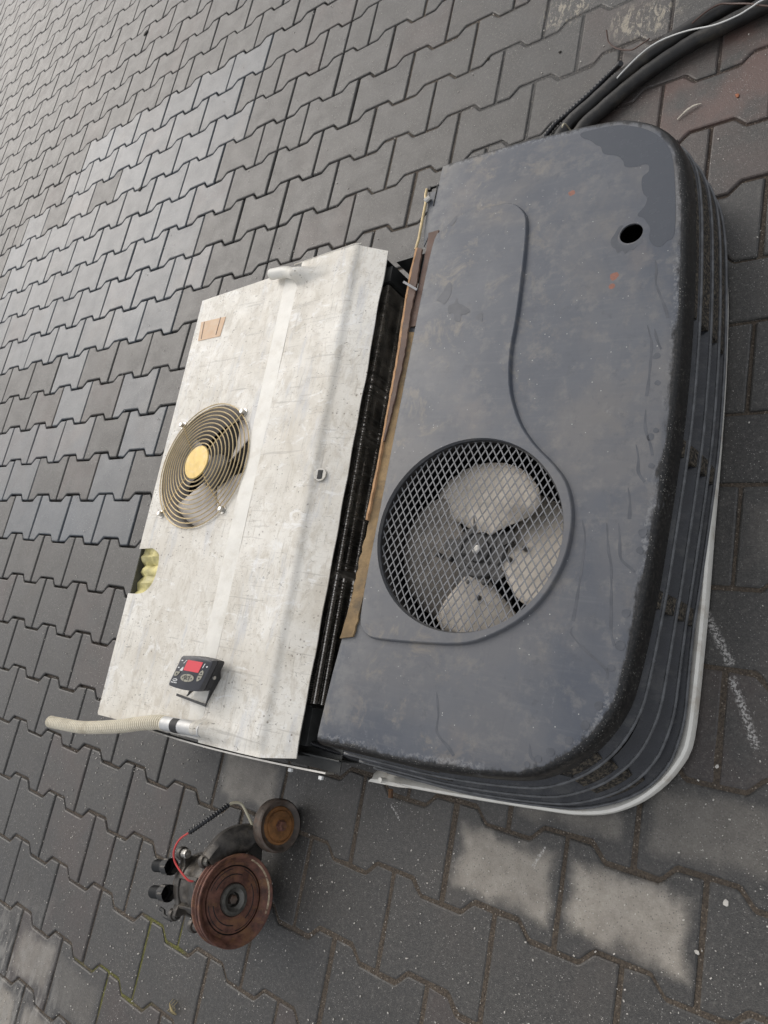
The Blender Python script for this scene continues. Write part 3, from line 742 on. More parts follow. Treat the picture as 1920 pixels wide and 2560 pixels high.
    ff.append(tuple(range(m_))); ff.append(tuple((len(tr) - 1) * m_ + j for j in range(m_)))
    mesh_obj('base_tray', vv, ff, 'tray', T, True)
    # pale mounting plate and bolt at the lower edge
    pr = prism('mounting_plate', [(-.156, .0755), (-.09, .0812), (-.062, .086), (-.10, .0865), (-.150, .0815)], .003, 'tray', T, lambda p: p + Vector((0, 0, .046)))
    tube('mounting_bolt', [(-.124, .070, .02), (-.1235, .0635, .019), (-.123, .056, .018)], .0042, 'rust2', T, 8)
    tube('mounting_bolt', [(-.118, .086, .05), (-.118, .086, .066)], .0045, 'tray', T, 8)
    # foam strips on the open left edge
    def strip(name, Lp, Rp, off, h, mt, jag=0.0, parent=T):
        rr = random.Random(len(Lp) * 7 + int(off * 1e5)); Lc = resample(catmull([Vector((x, y, 0)) for x, y in Lp], 5), .009); Rc = resample(catmull([Vector((x, y, 0)) for x, y in Rp], 5), .009)
        n_ = min(len(Lc), len(Rc)); Lc = [Lc[int(round(i * (len(Lc) - 1) / (n_ - 1)))] for i in range(n_)]; Rc = [Rc[int(round(i * (len(Rc) - 1) / (n_ - 1)))] for i in range(n_)]
        vv, ff = [], []
        for a, b in zip(Lc, Rc):
            ja, jb = rr.uniform(-1, 1) * jag, rr.uniform(-1, 1) * jag; hz = h + rr.uniform(-1, 1) * jag * .35
            vv += [pl(a.x + ja, a.y, off), pl(a.x + ja, a.y, off + hz), pl(b.x + jb, b.y, off + hz), pl(b.x + jb, b.y, off)]
        for i in range(n_ - 1):
            for j in range(4): j2 = (j + 1) % 4; ff.append((i * 4 + j, i * 4 + j2, i * 4 + 4 + j2, i * 4 + 4 + j))
        ff.append((0, 1, 2, 3)); ff.append(tuple((n_ - 1) * 4 + j for j in range(4)))
        return mesh_obj(name, vv, ff, mt, parent, False)
    RS = [(-.089, .308), (-.086, .363), (-.085, .435), (-.080, .53), (-.079, .581), (-.081, .649), (-.078, .699), (-.079, .797), (-.080, .846)]
    strip('foam_strip', [(-.114, .302), (-.108, .37), (-.1075, .4336), (-.1045, .504), (-.106, .64), (-.110, .72), (-.112, .80), (-.106, .85)], RS, .0012, .0035, 'tan', .0016)
    strip('rubber_strip', [(-.106, .86), (-.103, .934), (-.1035, 1.013), (-.105, 1.053)], [(-.079, .86), (-.080, .922), (-.081, .981), (-.085, 1.055)], .0012, .0035, 'brown', .0006)
    strip('peeling_strip', [(-.1055, .64), (-.108, .72), (-.1105, .80), (-.114, .852), (-.118, .908), (-.120, .973), (-.118, 1.021)], [(-.103, .64), (-.100, .72), (-.099, .80), (-.1035, .868), (-.1045, .914), (-.106, .969), (-.109, 1.017)], .006, .004, 'brown', .0008)
    strip('torn_foam_edge', [(-.1085, .50), (-.1085, .58), (-.1095, .64), (-.1125, .72), (-.1150, .80), (-.1185, .852), (-.1225, .908), (-.1245, .973), (-.1225, 1.021)], [(-.1045, .50), (-.1045, .58), (-.106, .64), (-.1085, .72), (-.1110, .80), (-.1145, .852), (-.1185, .908), (-.1205, .973), (-.1185, 1.021)], .003, .0068, 'orange_edge', .0005)
    bag = Bag(); d = Vector((.036, -.024, 0)); bag.box(pl(-.1135, .938, .0145), .043, .0042, .0012, rot=Matrix.Rotation(math.atan2(d.y, d.x), 3, 'Z')); bag.obj('cable_tie', 'tie', T)
    tube('latch_rod', [pl(-.127, 1.022, .004), pl(-.1255, 1.045, .003), pl(-.1265, 1.093, .003), pl(-.127, 1.130, .003), pl(-.131, 1.140, .003), pl(-.132, 1.156, .002)], .0026, 'brass', T, 8)
    tube('latch_rod', [pl(-.128, 1.126, .004), pl(-.119, 1.133, .004)], .005, 'steel', T, 8)
    prism('latch_plate', [(-.1085, 1.055), (-.1080, 1.113), (-.1098, 1.1128), (-.112, 1.150), (-.128, 1.150), (-.124, 1.11), (-.1205, 1.06), (-.115, 1.03)], .002, 'skin', T, lambda p: pl(p.x, p.y, p.z - .004))
    bag = Bag(); bag.box(pl(-.1285, 1.158, -.002), .007, .008, .006); bag.box(pl(-.118, 1.1605, -.002), .020, .0018, .005); bag.box(pl(-.1105, 1.138, .0005), .0016, .045, .002); bag.obj('latch_hook', 'blk', T)
    # damp patch, blots and drip traces: thin films on the skin
    def film(name, poly, mt, n=4, off=.00022, h=.0001):
        c = catmull([Vector((x, y, 0)) for x, y in poly], n, True); k = len(c); vv = [pl(p.x, p.y, off) for p in c] + [pl(p.x, p.y, off - h) for p in c]
        bm = bmesh.new(); vs_ = [bm.verts.new(q) for q in vv[:k]]; e = [bm.edges.new((vs_[i], vs_[(i + 1) % k])) for i in range(k)]
        bmesh.ops.triangle_fill(bm, use_beauty=True, edges=e)
        lo = [bm.verts.new(q) for q in vv[k:]]
        for i in range(k): bm.faces.new((vs_[i], vs_[(i + 1) % k], lo[(i + 1) % k], lo[i]))
        o = bm_obj(name, bm, mt, T); return o
    W = [(.1568, 1.1975), (.1592, 1.1884), (.1749, 1.1772), (.1849, 1.1665), (.1945, 1.1586), (.2016, 1.1438), (.2226, 1.1341), (.2345, 1.1209), (.24, 1.1082), (.2586, 1.1032), (.2703, 1.105), (.2768, 1.0996), (.2769, 1.0887), (.2689, 1.0811), (.2698, 1.0641), (.2743, 1.0487),
         (.2801, 1.0403), (.2786, 1.0265), (.2690, 1.0120), (.279, 1.004), (.2905, .984), (.2905, .9686), (.2977, .9536), (.3094, .948), (.3178, .9564), (.3265, .9652), (.3235, 1.0199), (.312, 1.100), (.2955, 1.140), (.268, 1.170), (.2299, 1.191), (.2041, 1.197), (.176, 1.1985)]
    film('damp_patch', W, 'wet', 4)
    film('damp_patch', [(.238, .985), (.233, .974), (.236, .962), (.242, .957), (.246, .949), (.253, .952), (.258, .945), (.264, .951), (.270, .950), (.276, .957), (.282, .962), (.2795, .969), (.270, .962), (.256, .961), (.2445, .97), (.2435, .983), (.249, .997), (.243, .996)], 'drip', 3)
    for bl_ in ([(-.0567, .9056), (-.047, .9204), (-.0396, .9373), (-.0325, .9326), (-.0306, .918), (-.0332, .9042), (-.0401, .8945), (-.0504, .9012)],
                [(-.0304, .8896), (-.0206, .8936), (-.0173, .9037), (-.0117, .8924), (-.0022, .8876), (.0137, .8751), (.0063, .8692), (-.0021, .8685), (-.0015, .8564), (-.0124, .8594), (-.0186, .8741), (-.0276, .8752)],
                [(.0257, .8599), (.0366, .8688), (.0396, .8515), (.034, .8555)], [(-.0614, 1.0597), (-.0561, 1.0699), (-.049, 1.076), (-.0496, 1.0648), (-.0553, 1.0565)]):
        film('damp_blot', bl_, 'drip', 4, .0078)
    ST = [[(.304, .9263), (.3074, .9093), (.3088, .8868), (.3169, .8655), (.3279, .8384), (.331, .826)], [(.3042, .8178), (.3092, .8016), (.3134, .7857), (.3149, .7474), (.3154, .7192), (.3145, .7044)],
          [(.3161, .684), (.3171, .6639), (.3203, .6493), (.3278, .6312), (.332, .6152)], [(.3149, .8107), (.3201, .7927), (.3274, .7767)], [(.3085, .6315), (.3139, .6118), (.3162, .5906), (.3262, .5767)], [(.3051, .5676), (.3098, .5469), (.3117, .5229)],
          [(.2479, .5188), (.2552, .4939), (.2561, .4567), (.2555, .416), (.2539, .3759)], [(.2549, .3681), (.2531, .36), (.2689, .3447), (.292, .3289), (.3062, .3183), (.3084, .3076)], [(.2823, .5162), (.2887, .4796), (.2957, .4539), (.302, .4012), (.3061, .367), (.3124, .3512)],
          [(.2979, .517), (.3021, .4967), (.3063, .4687), (.3197, .4562), (.3267, .451)], [(.2187, .2071), (.2221, .1932), (.2282, .1888)], [(.0701, .2496), (.0789, .22), (.0818, .1946), (.1019, .1792), (.1136, .1692)]]
    for s_ in ST:
        c = resample(catmull([Vector((x, y, 0)) for x, y in s_], 5), .004); rr = random.Random(int(s_[0][1] * 1e4)); L2, R2 = [], []; wob = rr.uniform(0, 6)
        for i, p in enumerate(c):
            a = c[max(i - 1, 0)]; b = c[min(i + 1, len(c) - 1)]; t = (b - a).normalized(); q = i / (len(c) - 1)
            wd = .8 * (.0016 + .0008 * math.sin(i * .55 + wob) * math.sin(i * .21) + .0009 * q) * (min(1, (i + 1) / 3))
            L2.append((p.x - t.y * wd, p.y + t.x * wd)); R2.append((p.x + t.y * wd, p.y - t.x * wd))
        film('drip_trace', L2 + list(reversed(R2)), 'drip', 1, .00022)
    rr = random.Random(5)
    for y, x, s_ in ((.766, .322, .0062), (.724, .328, .005), (.642, .3265, .0062), (.652, .333, .005), (.60, .332, .005), (.505, .331, .007), (.48, .330, .006), (.395, .322, .007), (.352, .3185, .0075), (.322, .311, .006), (.272, .302, .0065), (.245, .287, .007), (.222, .270, .006), (.2035, .2475, .0065), (.191, .233, .006), (.181, .219, .005)):
        film('drip_trace', [(x + s_ * (.8 + .3 * rr.random()) * math.cos(k) * .9, y + s_ * (.8 + .4 * rr.random()) * math.sin(k) * .8) for k in [2 * math.pi * q / 7 for q in range(7)]], 'drip', 3)
    return T
build_condenser()

# ================================================================== EVAPORATOR
EA = math.atan2(-.0468, 1.0251) * -1        # yaw of the unit
E0 = Vector((-.8007, .0622, 0)); EY = Vector((-.0468, 1.0251, 0)).normalized(); EX = Vector((EY.y, -EY.x, 0))
def ev(a, b, z): return E0 + EX * a + EY * b + Vector((0, 0, z))          # a across, b along
def ew(x, y):
    d = Vector((x, y, 0)) - E0; return d.dot(EX), d.dot(EY)
def build_evaporator():
    T = thing('evaporator_unit', 'dirty white sheet metal evaporator with round wire fan guard and open coil side', 'evaporator unit')
    LEN = 1.026; Z = .200; FOLD = .5165; EDGE = .5845; ZE = .1795; SEAM = .3555
    # left sheet with fan hole and cut-out
    fc = ew(-.6592, .6345); fr = .1455
    fanh = [(fc[0] + fr * math.cos(q), fc[1] + fr * math.sin(q)) for q in [2 * math.pi * k / 64 for k in range(64)]]
    cut = [(0, .373), (.05, .3745), (.0775, .363), (.086, .347), (.0885, .325), (.086, .303), (.077, .286), (.058, .2725), (.035, .2685), (0, .2685)]
    cutc = [cut[0]] + [(p.x, p.y) for p in catmull([Vector((x, y, 0)) for x, y in cut[1:9]], 3)] + [cut[-1]]
    SEAML = SEAM - .048
    outer = [(SEAML, 0), (SEAML, LEN)] + [(0, LEN)] + cutc + [(0, .004), (.004, 0)]
    outer = outer
    bm, rings = plate_bm([[ev(a, b, Z) for a, b in outer], [ev(a, b, Z) for a, b in fanh]])
    fl = [f_ for f_ in bm.faces]
    ret = bmesh.ops.extrude_face_region(bm, geom=fl); vv = [g for g in ret['geom'] if isinstance(g, bmesh.types.BMVert)]
    for q in vv: q.co.z -= .0022
    bm_obj('cover_panel', bm, 'white', T, False)
    # joint strip, then the second sheet with its sloped facet
    def sheet(name, prof, b0, b1, mt, th=.002, nb=24, dent=None):
        v, f_ = [], []; n = len(prof)
        for i in range(nb + 1):
            b = b0 + (b1 - b0) * i / nb
            def bb(a):
                q = max(0.0, (a - FOLD) / (EDGE - FOLD)); return b + q * (.011 * (1 - i / nb) - .022 * (i / nb)) if dent else b
            for a, z in prof: v.append(ev(a, bb(a), z + (dent(a, b) if dent else 0)))
            for a, z in reversed(prof): v.append(ev(a, bb(a), z - th + (dent(a, b) if dent else 0)))
        m_ = 2 * n
        for i in range(nb):
            for j in range(m_): j2 = (j + 1) % m_; f_.append((i * m_ + j, i * m_ + j2, (i + 1) * m_ + j2, (i + 1) * m_ + j))
        f_.append(tuple(range(m_))); f_.append(tuple(nb * m_ + j for j in range(m_)))
        return mesh_obj(name, v, f_, mt, T, True)
    sheet('joint_strip', [(SEAML - .001, Z + .0005), (SEAML + .004, Z + .0022), (SEAM - .0022, Z + .0030)], .001, LEN - .001, 'white_band', .0018)
    PB1, PB2 = ew(-.46, 1.0735)[1], ew(-.43, .1002)[1]
    bag = Bag(); bag.box(ev(SEAM, LEN / 2, Z - .006), .02, LEN - .02, .002, rot=Matrix((EX, EY, Vector((0, 0, 1)))).transposed()); bag.obj('seam_backing', 'void', T)
    def dent(a, b):
        d = .0006 * math.sin(b * 17 + a * 9) + .0005 * math.sin(b * 31 - a * 22)
        if a > EDGE - .01: d += .0006 * math.sin(b * 23) + .0008 * math.sin(b * 57)
        for pb, ph in ((PB1, .030), (PB2, .029)):
            t_ = min(1, max(0, (a - SEAM) / .075)); d += ph * math.exp(-(((b - pb) / .0155) ** 4)) * (1 - t_) ** 2 * (1 + 2 * t_)
        e = math.hypot((a - .50) / .03, (b - .004) / .02)
        if e < 1: d -= .008 * (1 - e)
        return d
    prof = [(SEAM, Z + .0046), (.363, Z + .0046), (.372, Z + .0045), (.383, Z + .0044), (.40, Z + .0043), (.44, Z + .0040), (.47, Z + .0036), (.500, Z + .0032), (.508, Z + .0027), (.5145, Z + .0012), (.519, Z - .0014), (.524, Z - .0048), (.530, Z - .0064), (.556, Z - .0132), (EDGE, ZE)]
    sheet('hood_panel', prof, -.004, LEN + .008, 'white', .002, 260, dent)
    # side skirt, ends and bottom
    bag = Bag()
    rotm = Matrix((EX, EY, Vector((0, 0, 1)))).transposed()
    bag.box(ev(.004, LEN / 2, .185), .002, LEN - .01, .026, rot=rotm); bag.box(ev(.012, LEN / 2, .06), .002, LEN - .02, .12, rot=rotm)
    
    for b_ in (.009, LEN - .011):
        pf = [(.013, .008), (.560, .008), (.560, .155), (.512, .190), (.013, .190)]
        bag.add([ev(a, b_, z) for a, z in pf] + [ev(a, b_ + .002, z) for a, z in pf], [(0, 1, 2, 3, 4), (9, 8, 7, 6, 5)] + [(i, (i + 1) % 5, 5 + (i + 1) % 5, 5 + i) for i in range(5)])
    bag.box(ev(.30, LEN / 2, .008), .58, LEN - .02, .004, rot=rotm); bag.obj('casing', 'endplate', T)
    # rear rim line of the end caps (thin raised lips)
    rimz = lambda a: Z + .001 if a < FOLD else Z - .003 - (a - FOLD) / (EDGE - FOLD) * .0175
    tube('end_rim', [ev(a, LEN + .0105, rimz(a) + .0015) for a in [.33, .4, .47, .505, .522]], .0018, 'white', T, 6)
    v, f_ = [], []; A = [.02 + .61 * i / 30 for i in range(31)]
    for a in A:
        y = -.002 - .012 * math.sin(math.pi * min(1, max(0, (a - .02) / .72)) ** .8) * 1.0; v += [ev(a, y, .150), ev(a, y - .003, .150), ev(a, y - .003, .128), ev(a, y, .128)]
    for i in range(30):
        for j in range(4): j2 = (j + 1) % 4; f_.append((i * 4 + j, i * 4 + j2, i * 4 + 4 + j2, i * 4 + 4 + j))
    f_ += [(0, 1, 2, 3), (120, 121, 122, 123)]; mesh_obj('base_rim', v, f_, 'steel', T)
    for a in (.545, .618):
        bagb = Bag(); bagb.box(ev(a, -.0175, .145), .008, .006, .006, rot=rotm); bagb.obj('rim_bolt', 'print', T, False, .001)
    # fan guard: rings on a shallow dome, spokes, disc, feet
    gc = ev(fc[0], fc[1], Z); dome = lambda r: .004 + .016 * (1 - (r / .150) ** 2)
    G = lathe('fan_guard', [(dome(.04) + .001, .040), (dome(.04) + .003, .038), (dome(.03) + .003, 0)], 40, gc, (0, 0, 1), 'brass_disc', T)
    for k in range(11):
        r = .046 + (.1475 - .046) * k / 10
        pts = [gc + EX * r * math.cos(a) + EY * r * math.sin(a) + Vector((0, 0, dome(r))) for a in [2 * math.pi * q / 56 for q in range(56)]]
        tube('guard_ring', pts, .0014, 'brass', G, 5, False, None, True)
    bolts = [ew(-.5642, .7541), ew(-.7764, .7382), ew(-.5521, .5311), ew(-.7663, .5186)]
    for a, b in bolts:
        d = Vector((a - fc[0], b - fc[1])); L = d.length; d.normalize()
        pts = [gc + EX * d.x * r + EY * d.y * r + Vector((0, 0, dome(min(r, .149)) - .0026 if r < .148 else .004)) for r in [.036 + (L - .036) * q / 8 for q in range(9)]]
        tube('guard_spoke', pts, .0016, 'brass', G, 5)
        c = ev(a, b, Z)
        bo = lathe('guard_bolt', [(0, .0095), (.002, .0095), (.0025, .0058), (.010, .0058), (.011, .0045), (.011, 0)], 12, c, (0, 0, 1), 'steel', T, smooth=False)
    # fan inside
    fcw = ev(fc[0], fc[1], Z - .045)
    fo = lathe('fan', [(-.03, .040), (.012, .040), (.016, .034), (.016, 0)], 28, fcw, (0, 0, 1), 'hub', T)
    for a0, wid in ((150, 26), (47, 24), (-38, 44), (-118, 40)):
        vv, ff = [], []; nr, na = 6, 8
        for i in range(nr):
            tr = i / (nr - 1); r = .036 + .098 * tr
            for j in range(na):
                s = j / (na - 1) - .5; a = math.radians(a0) + s * 2 * math.radians(wid) * (.62 + .38 * tr) + .3 * tr
                vv.append(fcw + Vector((math.cos(a) * r, math.sin(a) * r, -s * .03 * (.5 + .5 * tr))))
        for i in range(nr - 1):
            for j in range(na - 1): ff.append((i * na + j, i * na + j + 1, (i + 1) * na + j + 1, (i + 1) * na + j))
        b = mesh_obj('blade', vv, ff, 'innerblade', fo, True); sd = b.modifiers.new('thick', 'SOLIDIFY'); sd.thickness = .002
    lathe('fan_shroud', [(-.075, .142), (-.004, .1455), (-.004, .150), (-.075, .148)], 48, gc, (0, 0, 1), 'innerblade', T)
    lathe('fan_backing', [(-.10, .16), (-.101, 0)], 32, gc, (0, 0, 1), 'void', T)
    tagb = Bag(); tagb.box(gc + Vector((.058, -.085, -.066)), .07, .03, .001, rot=Matrix.Rotation(.5, 3, 'Z')); tagb.obj('inner_sticker', 'tape', T)
    # insulation seen in the cut-out
    rr = random.Random(9); vv, ff = [], []; na, nb = 11, 15
    for i in range(na):
        for j in range(nb): vv.append(ev(.0055 + .092 * i / (na - 1), .262 + .118 * j / (nb - 1), (.187 - .02 * max(0, .2 - i / 10)) + .005 * math.sin(i * 1.1 + j * .7) * rr.random() + .004 * math.sin(j * 1.9) + (.006 if j > 9 else 0)))
    for i in range(na - 1):
        for j in range(nb - 1): ff.append((i * nb + j, i * nb + j + 1, (i + 1) * nb + j + 1, (i + 1) * nb + j))
    mesh_obj('insulation', vv, ff, 'insul', T, True)
    tube('cutout_edge', [ev(.004, .27, .1965), ev(.004, .372, .1965)], .0011, 'print', T, 5)
    # tape patch, slot screw
    tp = [ew(*q) for q in ((-.8242, 1.0216), (-.7286, 1.02), (-.7304, .968), (-.8157, .968))]
    bt = Bag(); bt.add([ev(a, b, Z + .0012) for a, b in tp] + [ev(a, b, Z + .0001) for a, b in tp], [(0, 1, 2, 3), (7, 6, 5, 4), (0, 4, 5, 1), (1, 5, 6, 2), (2, 6, 7, 3), (3, 7, 4, 0)]); po = bt.obj('tape_patch', 'tape', T)
    for f0 in (.14, .80):
        bt = Bag()
        a0 = tp[0][0] + (tp[1][0] - tp[0][0]) * f0; a1 = tp[3][0] + (tp[2][0] - tp[3][0]) * f0; p_, q_ = ev(a0, tp[0][1] - .003, Z + .0016), ev(a1, tp[3][1] + .003, Z + .0016); d = q_ - p_
        bt.box((p_ + q_) / 2, .0016, d.length, .0006, rot=Matrix.Rotation(math.atan2(-d.x, d.y), 3, 'Z'))
        bt.obj('tape_marking', 'wire_brown', po)
    sl = ew(-.2942, .6044); nrm = (EX * .0175 + Vector((0, 0, .068))).normalized(); sp = ev(sl[0], sl[1], Z - .003 - (sl[0] - FOLD) / (EDGE - FOLD) * .0175 + .0045)
    lathe('slot_grommet', [(-.001, .0135), (.0004, .0130), (.0005, .0110), (.0002, .0100), (.0002, 0)], 24, sp, nrm, 'white', T)
    sx = nrm.cross(EY).normalized(); bt = Bag(); bt.box(sp + nrm * .0004, .0105, .0180, .002, rot=Matrix((sx, EY, nrm)).transposed()); bt.obj('slot_opening', 'blk', T, False, .003)
    # coil on the open side
    cx0 = .545
    for i in range(5):
        for off, rr_ in ((0, .0),):
            z = .134 - .0255 * i; a = cx0 + (.0165 if i % 2 == 0 else .013)
            tube('coil_tube', [ev(a, .10, z), ev(a, LEN - .065, z)], .0062, 'tube', T, 10)
    bagf = Bag(); rr = random.Random(4); nf = 205; wz = .0
    for i in range(nf):
        b = .105 + (LEN - .175) * i / (nf - 1); tw = rr.gauss(0, .03); bend = 0.0
        if .30 < b < .36 or .58 < b < .66 or .70 < b < .75: tw += rr.gauss(.15, .12)
        x0, x1 = .505, .571 + rr.gauss(0, .0009) + (.002 if rr.random() < .1 else 0)
        m1 = (x0 + x1) / 2 + .012; k = math.tan(tw) * .02
        for zA, zB in ((.012, .050), (.050, .088), (.088, .143)):
            kz = rr.gauss(0, .0006)
            v = [ev(x0, b, zA), ev(m1, b, zA), ev(x1, b + k + kz, zA), ev(x1, b + k - kz, zB), ev(m1, b, zB), ev(x0, b, zB)]
            bagf.add(v, [(0, 1, 4, 5), (1, 2, 3, 4)])
    fo_ = bagf.obj('coil_fins', 'coilfin', T); fo_['kind'] = 'stuff'
    bagp = Bag(); bagp.box(ev(.530, .094, .076), .07, .002, .136, rot=rotm); bagp.box(ev(.558, .060, .072), .022, .066, .140, rot=rotm); bagp.box(ev(.595, .014, .070), .10, .003, .136, rot=rotm)
    bagp.obj('end_plate', 'endplate', T, False, .001)
    bagp = Bag(); bagp.box(ev(.530, LEN - .060, .072), .078, .002, .136, rot=rotm); bagp.box(ev(.553, LEN - .038, .070), .03, .038, .140, rot=rotm); bagp.box(ev(.63, LEN - .006, .068), .12, .003, .130, rot=rotm)
    bagp.obj('end_plate', 'endplate', T, False, .001)
    bagp = Bag(); bagp.box(ev(.57, .018, .118), .13, .050, .002, rot=rotm); bagp.obj('end_flange', 'endplate', T)
    # wall bends where the coil end shows
    cpts = [ev(.560, .034, .130), ev(.60, .028, .12), ev(.67, .022, .11), ev(.70, .026, .10)]
    c2 = resample(catmull(cpts, 8), .0016); tube('wiring_conduit', c2, .004, 'conduit', T, 8, True, lambda i, n: .0046 if i % 2 else .0037)
    # outlet pipes and cream hose
    p0 = [ew(-.4669, 1.0744), ew(-.5251, 1.0867), ew(-.5707, 1.0893)]
    pp = catmull([ev(p0[0][0] - .012, p0[0][1] - .0005, Z + .0150), ev(p0[0][0] - .03, p0[0][1] + .003, Z + .0155), ev(p0[1][0], p0[1][1], Z + .0165), ev(p0[2][0], p0[2][1], Z + .019)], 8)
    tube('outlet_pipe', pp, .0128, 'white_band', T, 16)
    def ewz(x, y, z): a, b = ew(x, y); return ev(a, b, z)
    q0, q1 = ewz(-.4270, .1000, Z + .0155), ewz(-.5430, .0905, Z + .0155)
    tube('outlet_pipe', [q0, (q0 + q1) / 2, q1], .0138, 'alu', T, 18)
    dd = (q0 - q1).normalized(); mid = q1 + dd * .042
    vt = lathe('tape_band', [(-.010, .0141), (.004, .0144), (.011, .0142)], 20, mid, dd, 'blk', T, -1.1, 1.9)
    hp = resample(catmull([q1 + dd * .004, q1 - dd * .02, ewz(-.6120, .0775, Z + .0155), ewz(-.6955, .0555, Z + .0145), ewz(-.8156, .0308, Z + .012), ewz(-.90, .0215, Z + .012), ewz(-.9564, .0168, Z + .012)], 10), .0017)
    ho = tube('drain_hose', hp, .0135, None, T, 14, True, lambda i, n: (.0145 - .0012 * i / n) if (i // 2) % 2 else (.0120 - .0012 * i / n), False, False)
    ho.data.materials.append(MAT['hose_white']); at = ho.data.attributes.new('groove', 'FLOAT', 'POINT')
    for i in range(len(ho.data.vertices)): at.data[i].value = 0.0 if ((i // 14) // 2) % 2 else 1.0
    return T
build_evaporator()

# ================================================================== CONTROL BOX on the evaporator
def build_control():
    T = thing('control_box', 'small black control panel with red display on white sheet metal', 'control panel')
    TL, TR_, BR, BL = Vector((-.4865, .2205, .2580)), Vector((-.4052, .2222, .2500)), Vector((-.4288, .1700, .2460)), Vector((-.5148, .1668, .2540))
    c = (TL + TR_ + BR + BL) / 4; X = ((TR_ - TL) + (BR - BL)).normalized(); Yd = ((TL - BL) + (TR_ - BR)); Yd = (Yd - X * Yd.dot(X)).normalized(); Zd = X.cross(Yd)
    W = ((TR_ - TL).length + (BR - BL).length) / 2; H = ((TL - BL).length + (TR_ - BR).length) / 2; skew = (((TL + TR_) - (BL + BR)) / 2).dot(X) / H
    def q(u, v, z=0.0): return c + X * (u * W + v * H * skew) + Yd * (v * H) + Zd * z       # u,v in -.5..+.5
    rnd = [(-.5, -.44), (-.47, -.5), (-.25, -.535), (0, -.55), (.25, -.535), (.47, -.5), (.5, -.44), (.5, .44), (.47, .5), (.25, .535), (0, .55), (-.25, .535), (-.47, .5), (-.5, .44)]
    rings = [(.93, 0.0), (.985, -.0012), (1.0, -.004), (1.0, -.013)]; rings2 = [(1.0, -.0142), (.99, -.0147), (.99, -.026), (.95, -.034), (.80, -.038)]
    def shell(name, rs, mt, capt=True, capb=True):
        v, f_ = [], []; n = len(rnd)
        for s, z in rs: v += [q(u * s, w_ * s, z) for u, w_ in rnd]
        for k in range(len(rs) - 1):
            for i in range(n): f_.append((k * n + i, k * n + (i + 1) % n, (k + 1) * n + (i + 1) % n, (k + 1) * n + i))
        if capt: f_.append(tuple(range(n)))
        if capb: f_.append(tuple((len(rs) - 1) * n + i for i in range(n - 1, -1, -1)))
        return mesh_obj(name, v, f_, mt, T, True)
    shell('housing', rings2, 'case'); front = shell('front_panel', rings, 'panel')
    def flat(name, poly, mt, z=.0006, parent=front, z0=-.0006):
        n = len(poly); v = [q(a, b, z) for a, b in poly] + [q(a, b, z0) for a, b in poly]
        return mesh_obj(name, v, [tuple(range(n)), tuple(range(2 * n - 1, n - 1, -1))] + [(i, (i + 1) % n, n + (i + 1) % n, n + i) for i in range(n)], mt, parent)
    rect = lambda a0, b0, a1, b1: [(a0, b0), (a1, b0), (a1, b1), (a0, b1)]
    flat('display', rect(-.235, .06, .24, .40), 'screen', .0008)
    # centre oval split into three keys
    def oval(c0, c1, r0, r1, lo, hi):
        A = [math.pi * 2 * k / 40 for k in range(40)]; P = [(c0 + r0 * math.cos(a), c1 + r1 * math.sin(a)) for a in A]
        return [(min(max(x, lo), hi), y) for x, y in P]
    def seg_poly(lo, hi):
        o = []; c0, c1, r0, r1 = -.005, -.155, .205, .125
        xs = [lo + (hi - lo) * k / 8 for k in range(9)]
        up = [(x, c1 + r1 * math.sqrt(max(0, 1 - ((x - c0) / r0) ** 2))) for x in xs]; dn = [(x, c1 - r1 * math.sqrt(max(0, 1 - ((x - c0) / r0) ** 2))) for x in reversed(xs)]
        return up + dn
    for lo, hi in ((-.209, -.085), (-.070, .060), (.075, .199)): flat('button', seg_poly(lo, hi), 'btn', .0012)
    flat('button', [(-.44, -.02), (-.30, .0), (-.31, -.07), (-.36, -.155), (-.41, -.165), (-.44, -.12)], 'btn', .0012)
    flat('button', [(.275, .02), (.30, .115), (.345, .165), (.395, .115), (.41, .01), (.34, .0)], 'btn', .0012)
    flat('button', [(.28, -.025), (.41, -.02), (.405, -.11), (.355, -.19), (.315, -.20), (.285, -.12)], 'btn', .0012)
    for p_ in ([(-.165, -.155), (-.125, -.125), (-.125, -.185)], [(.155, -.155), (.115, -.125), (.115, -.185)], [(.345, .10), (.31, .05), (.38, .05)], [(.345, -.13), (.31, -.08), (.38, -.08)], [(-.375, -.05), (-.355, -.07), (-.375, -.13), (-.395, -.07)]):
        flat('key_symbol', p_, 'ink', .0016)
    cu = bpy.data.curves.new('set_text', 'FONT'); cu.body = 'SET'; cu.size = .0105; cu.align_x = 'CENTER'; cu.align_y = 'CENTER'; cu.extrude = .0002
    to = bpy.data.objects.new('set_text', cu); COL.objects.link(to); dg = bpy.context.evaluated_depsgraph_get(); me = bpy.data.meshes.new_from_object(to.evaluated_get(dg)); bpy.data.objects.remove(to)
    mm = Matrix(((X.x, Yd.x, Zd.x, 0), (X.y, Yd.y, Zd.y, 0), (X.z, Yd.z, Zd.z, 0), (0, 0, 0, 1))); me.transform(Matrix.Translation(q(-.005, -.155, .0015)) @ mm)
    link('key_lettering', me, 'ink', front)
    # printed icons round the display
    flat('printed_icon', rect(-.425, .335, -.375, .37), 'print'); flat('printed_icon', [(-.335, .27), (-.315, .27), (-.255, .39), (-.275, .39)], 'print')
    flat('printed_icon', rect(-.435, .10, -.385, .135), 'print'); flat('printed_icon', [(-.345, .03), (-.255, .03), (-.26, .12), (-.285, .165), (-.315, .12)], 'print')
    flat('printed_icon', [(.29, .23), (.31, .23), (.325, .37), (.305, .37)], 'print'); flat('printed_icon', [(.38, .285), (.415, .26), (.44, .285), (.415, .315)], 'print')
    A = [2 * math.pi * k / 18 for k in range(18)]
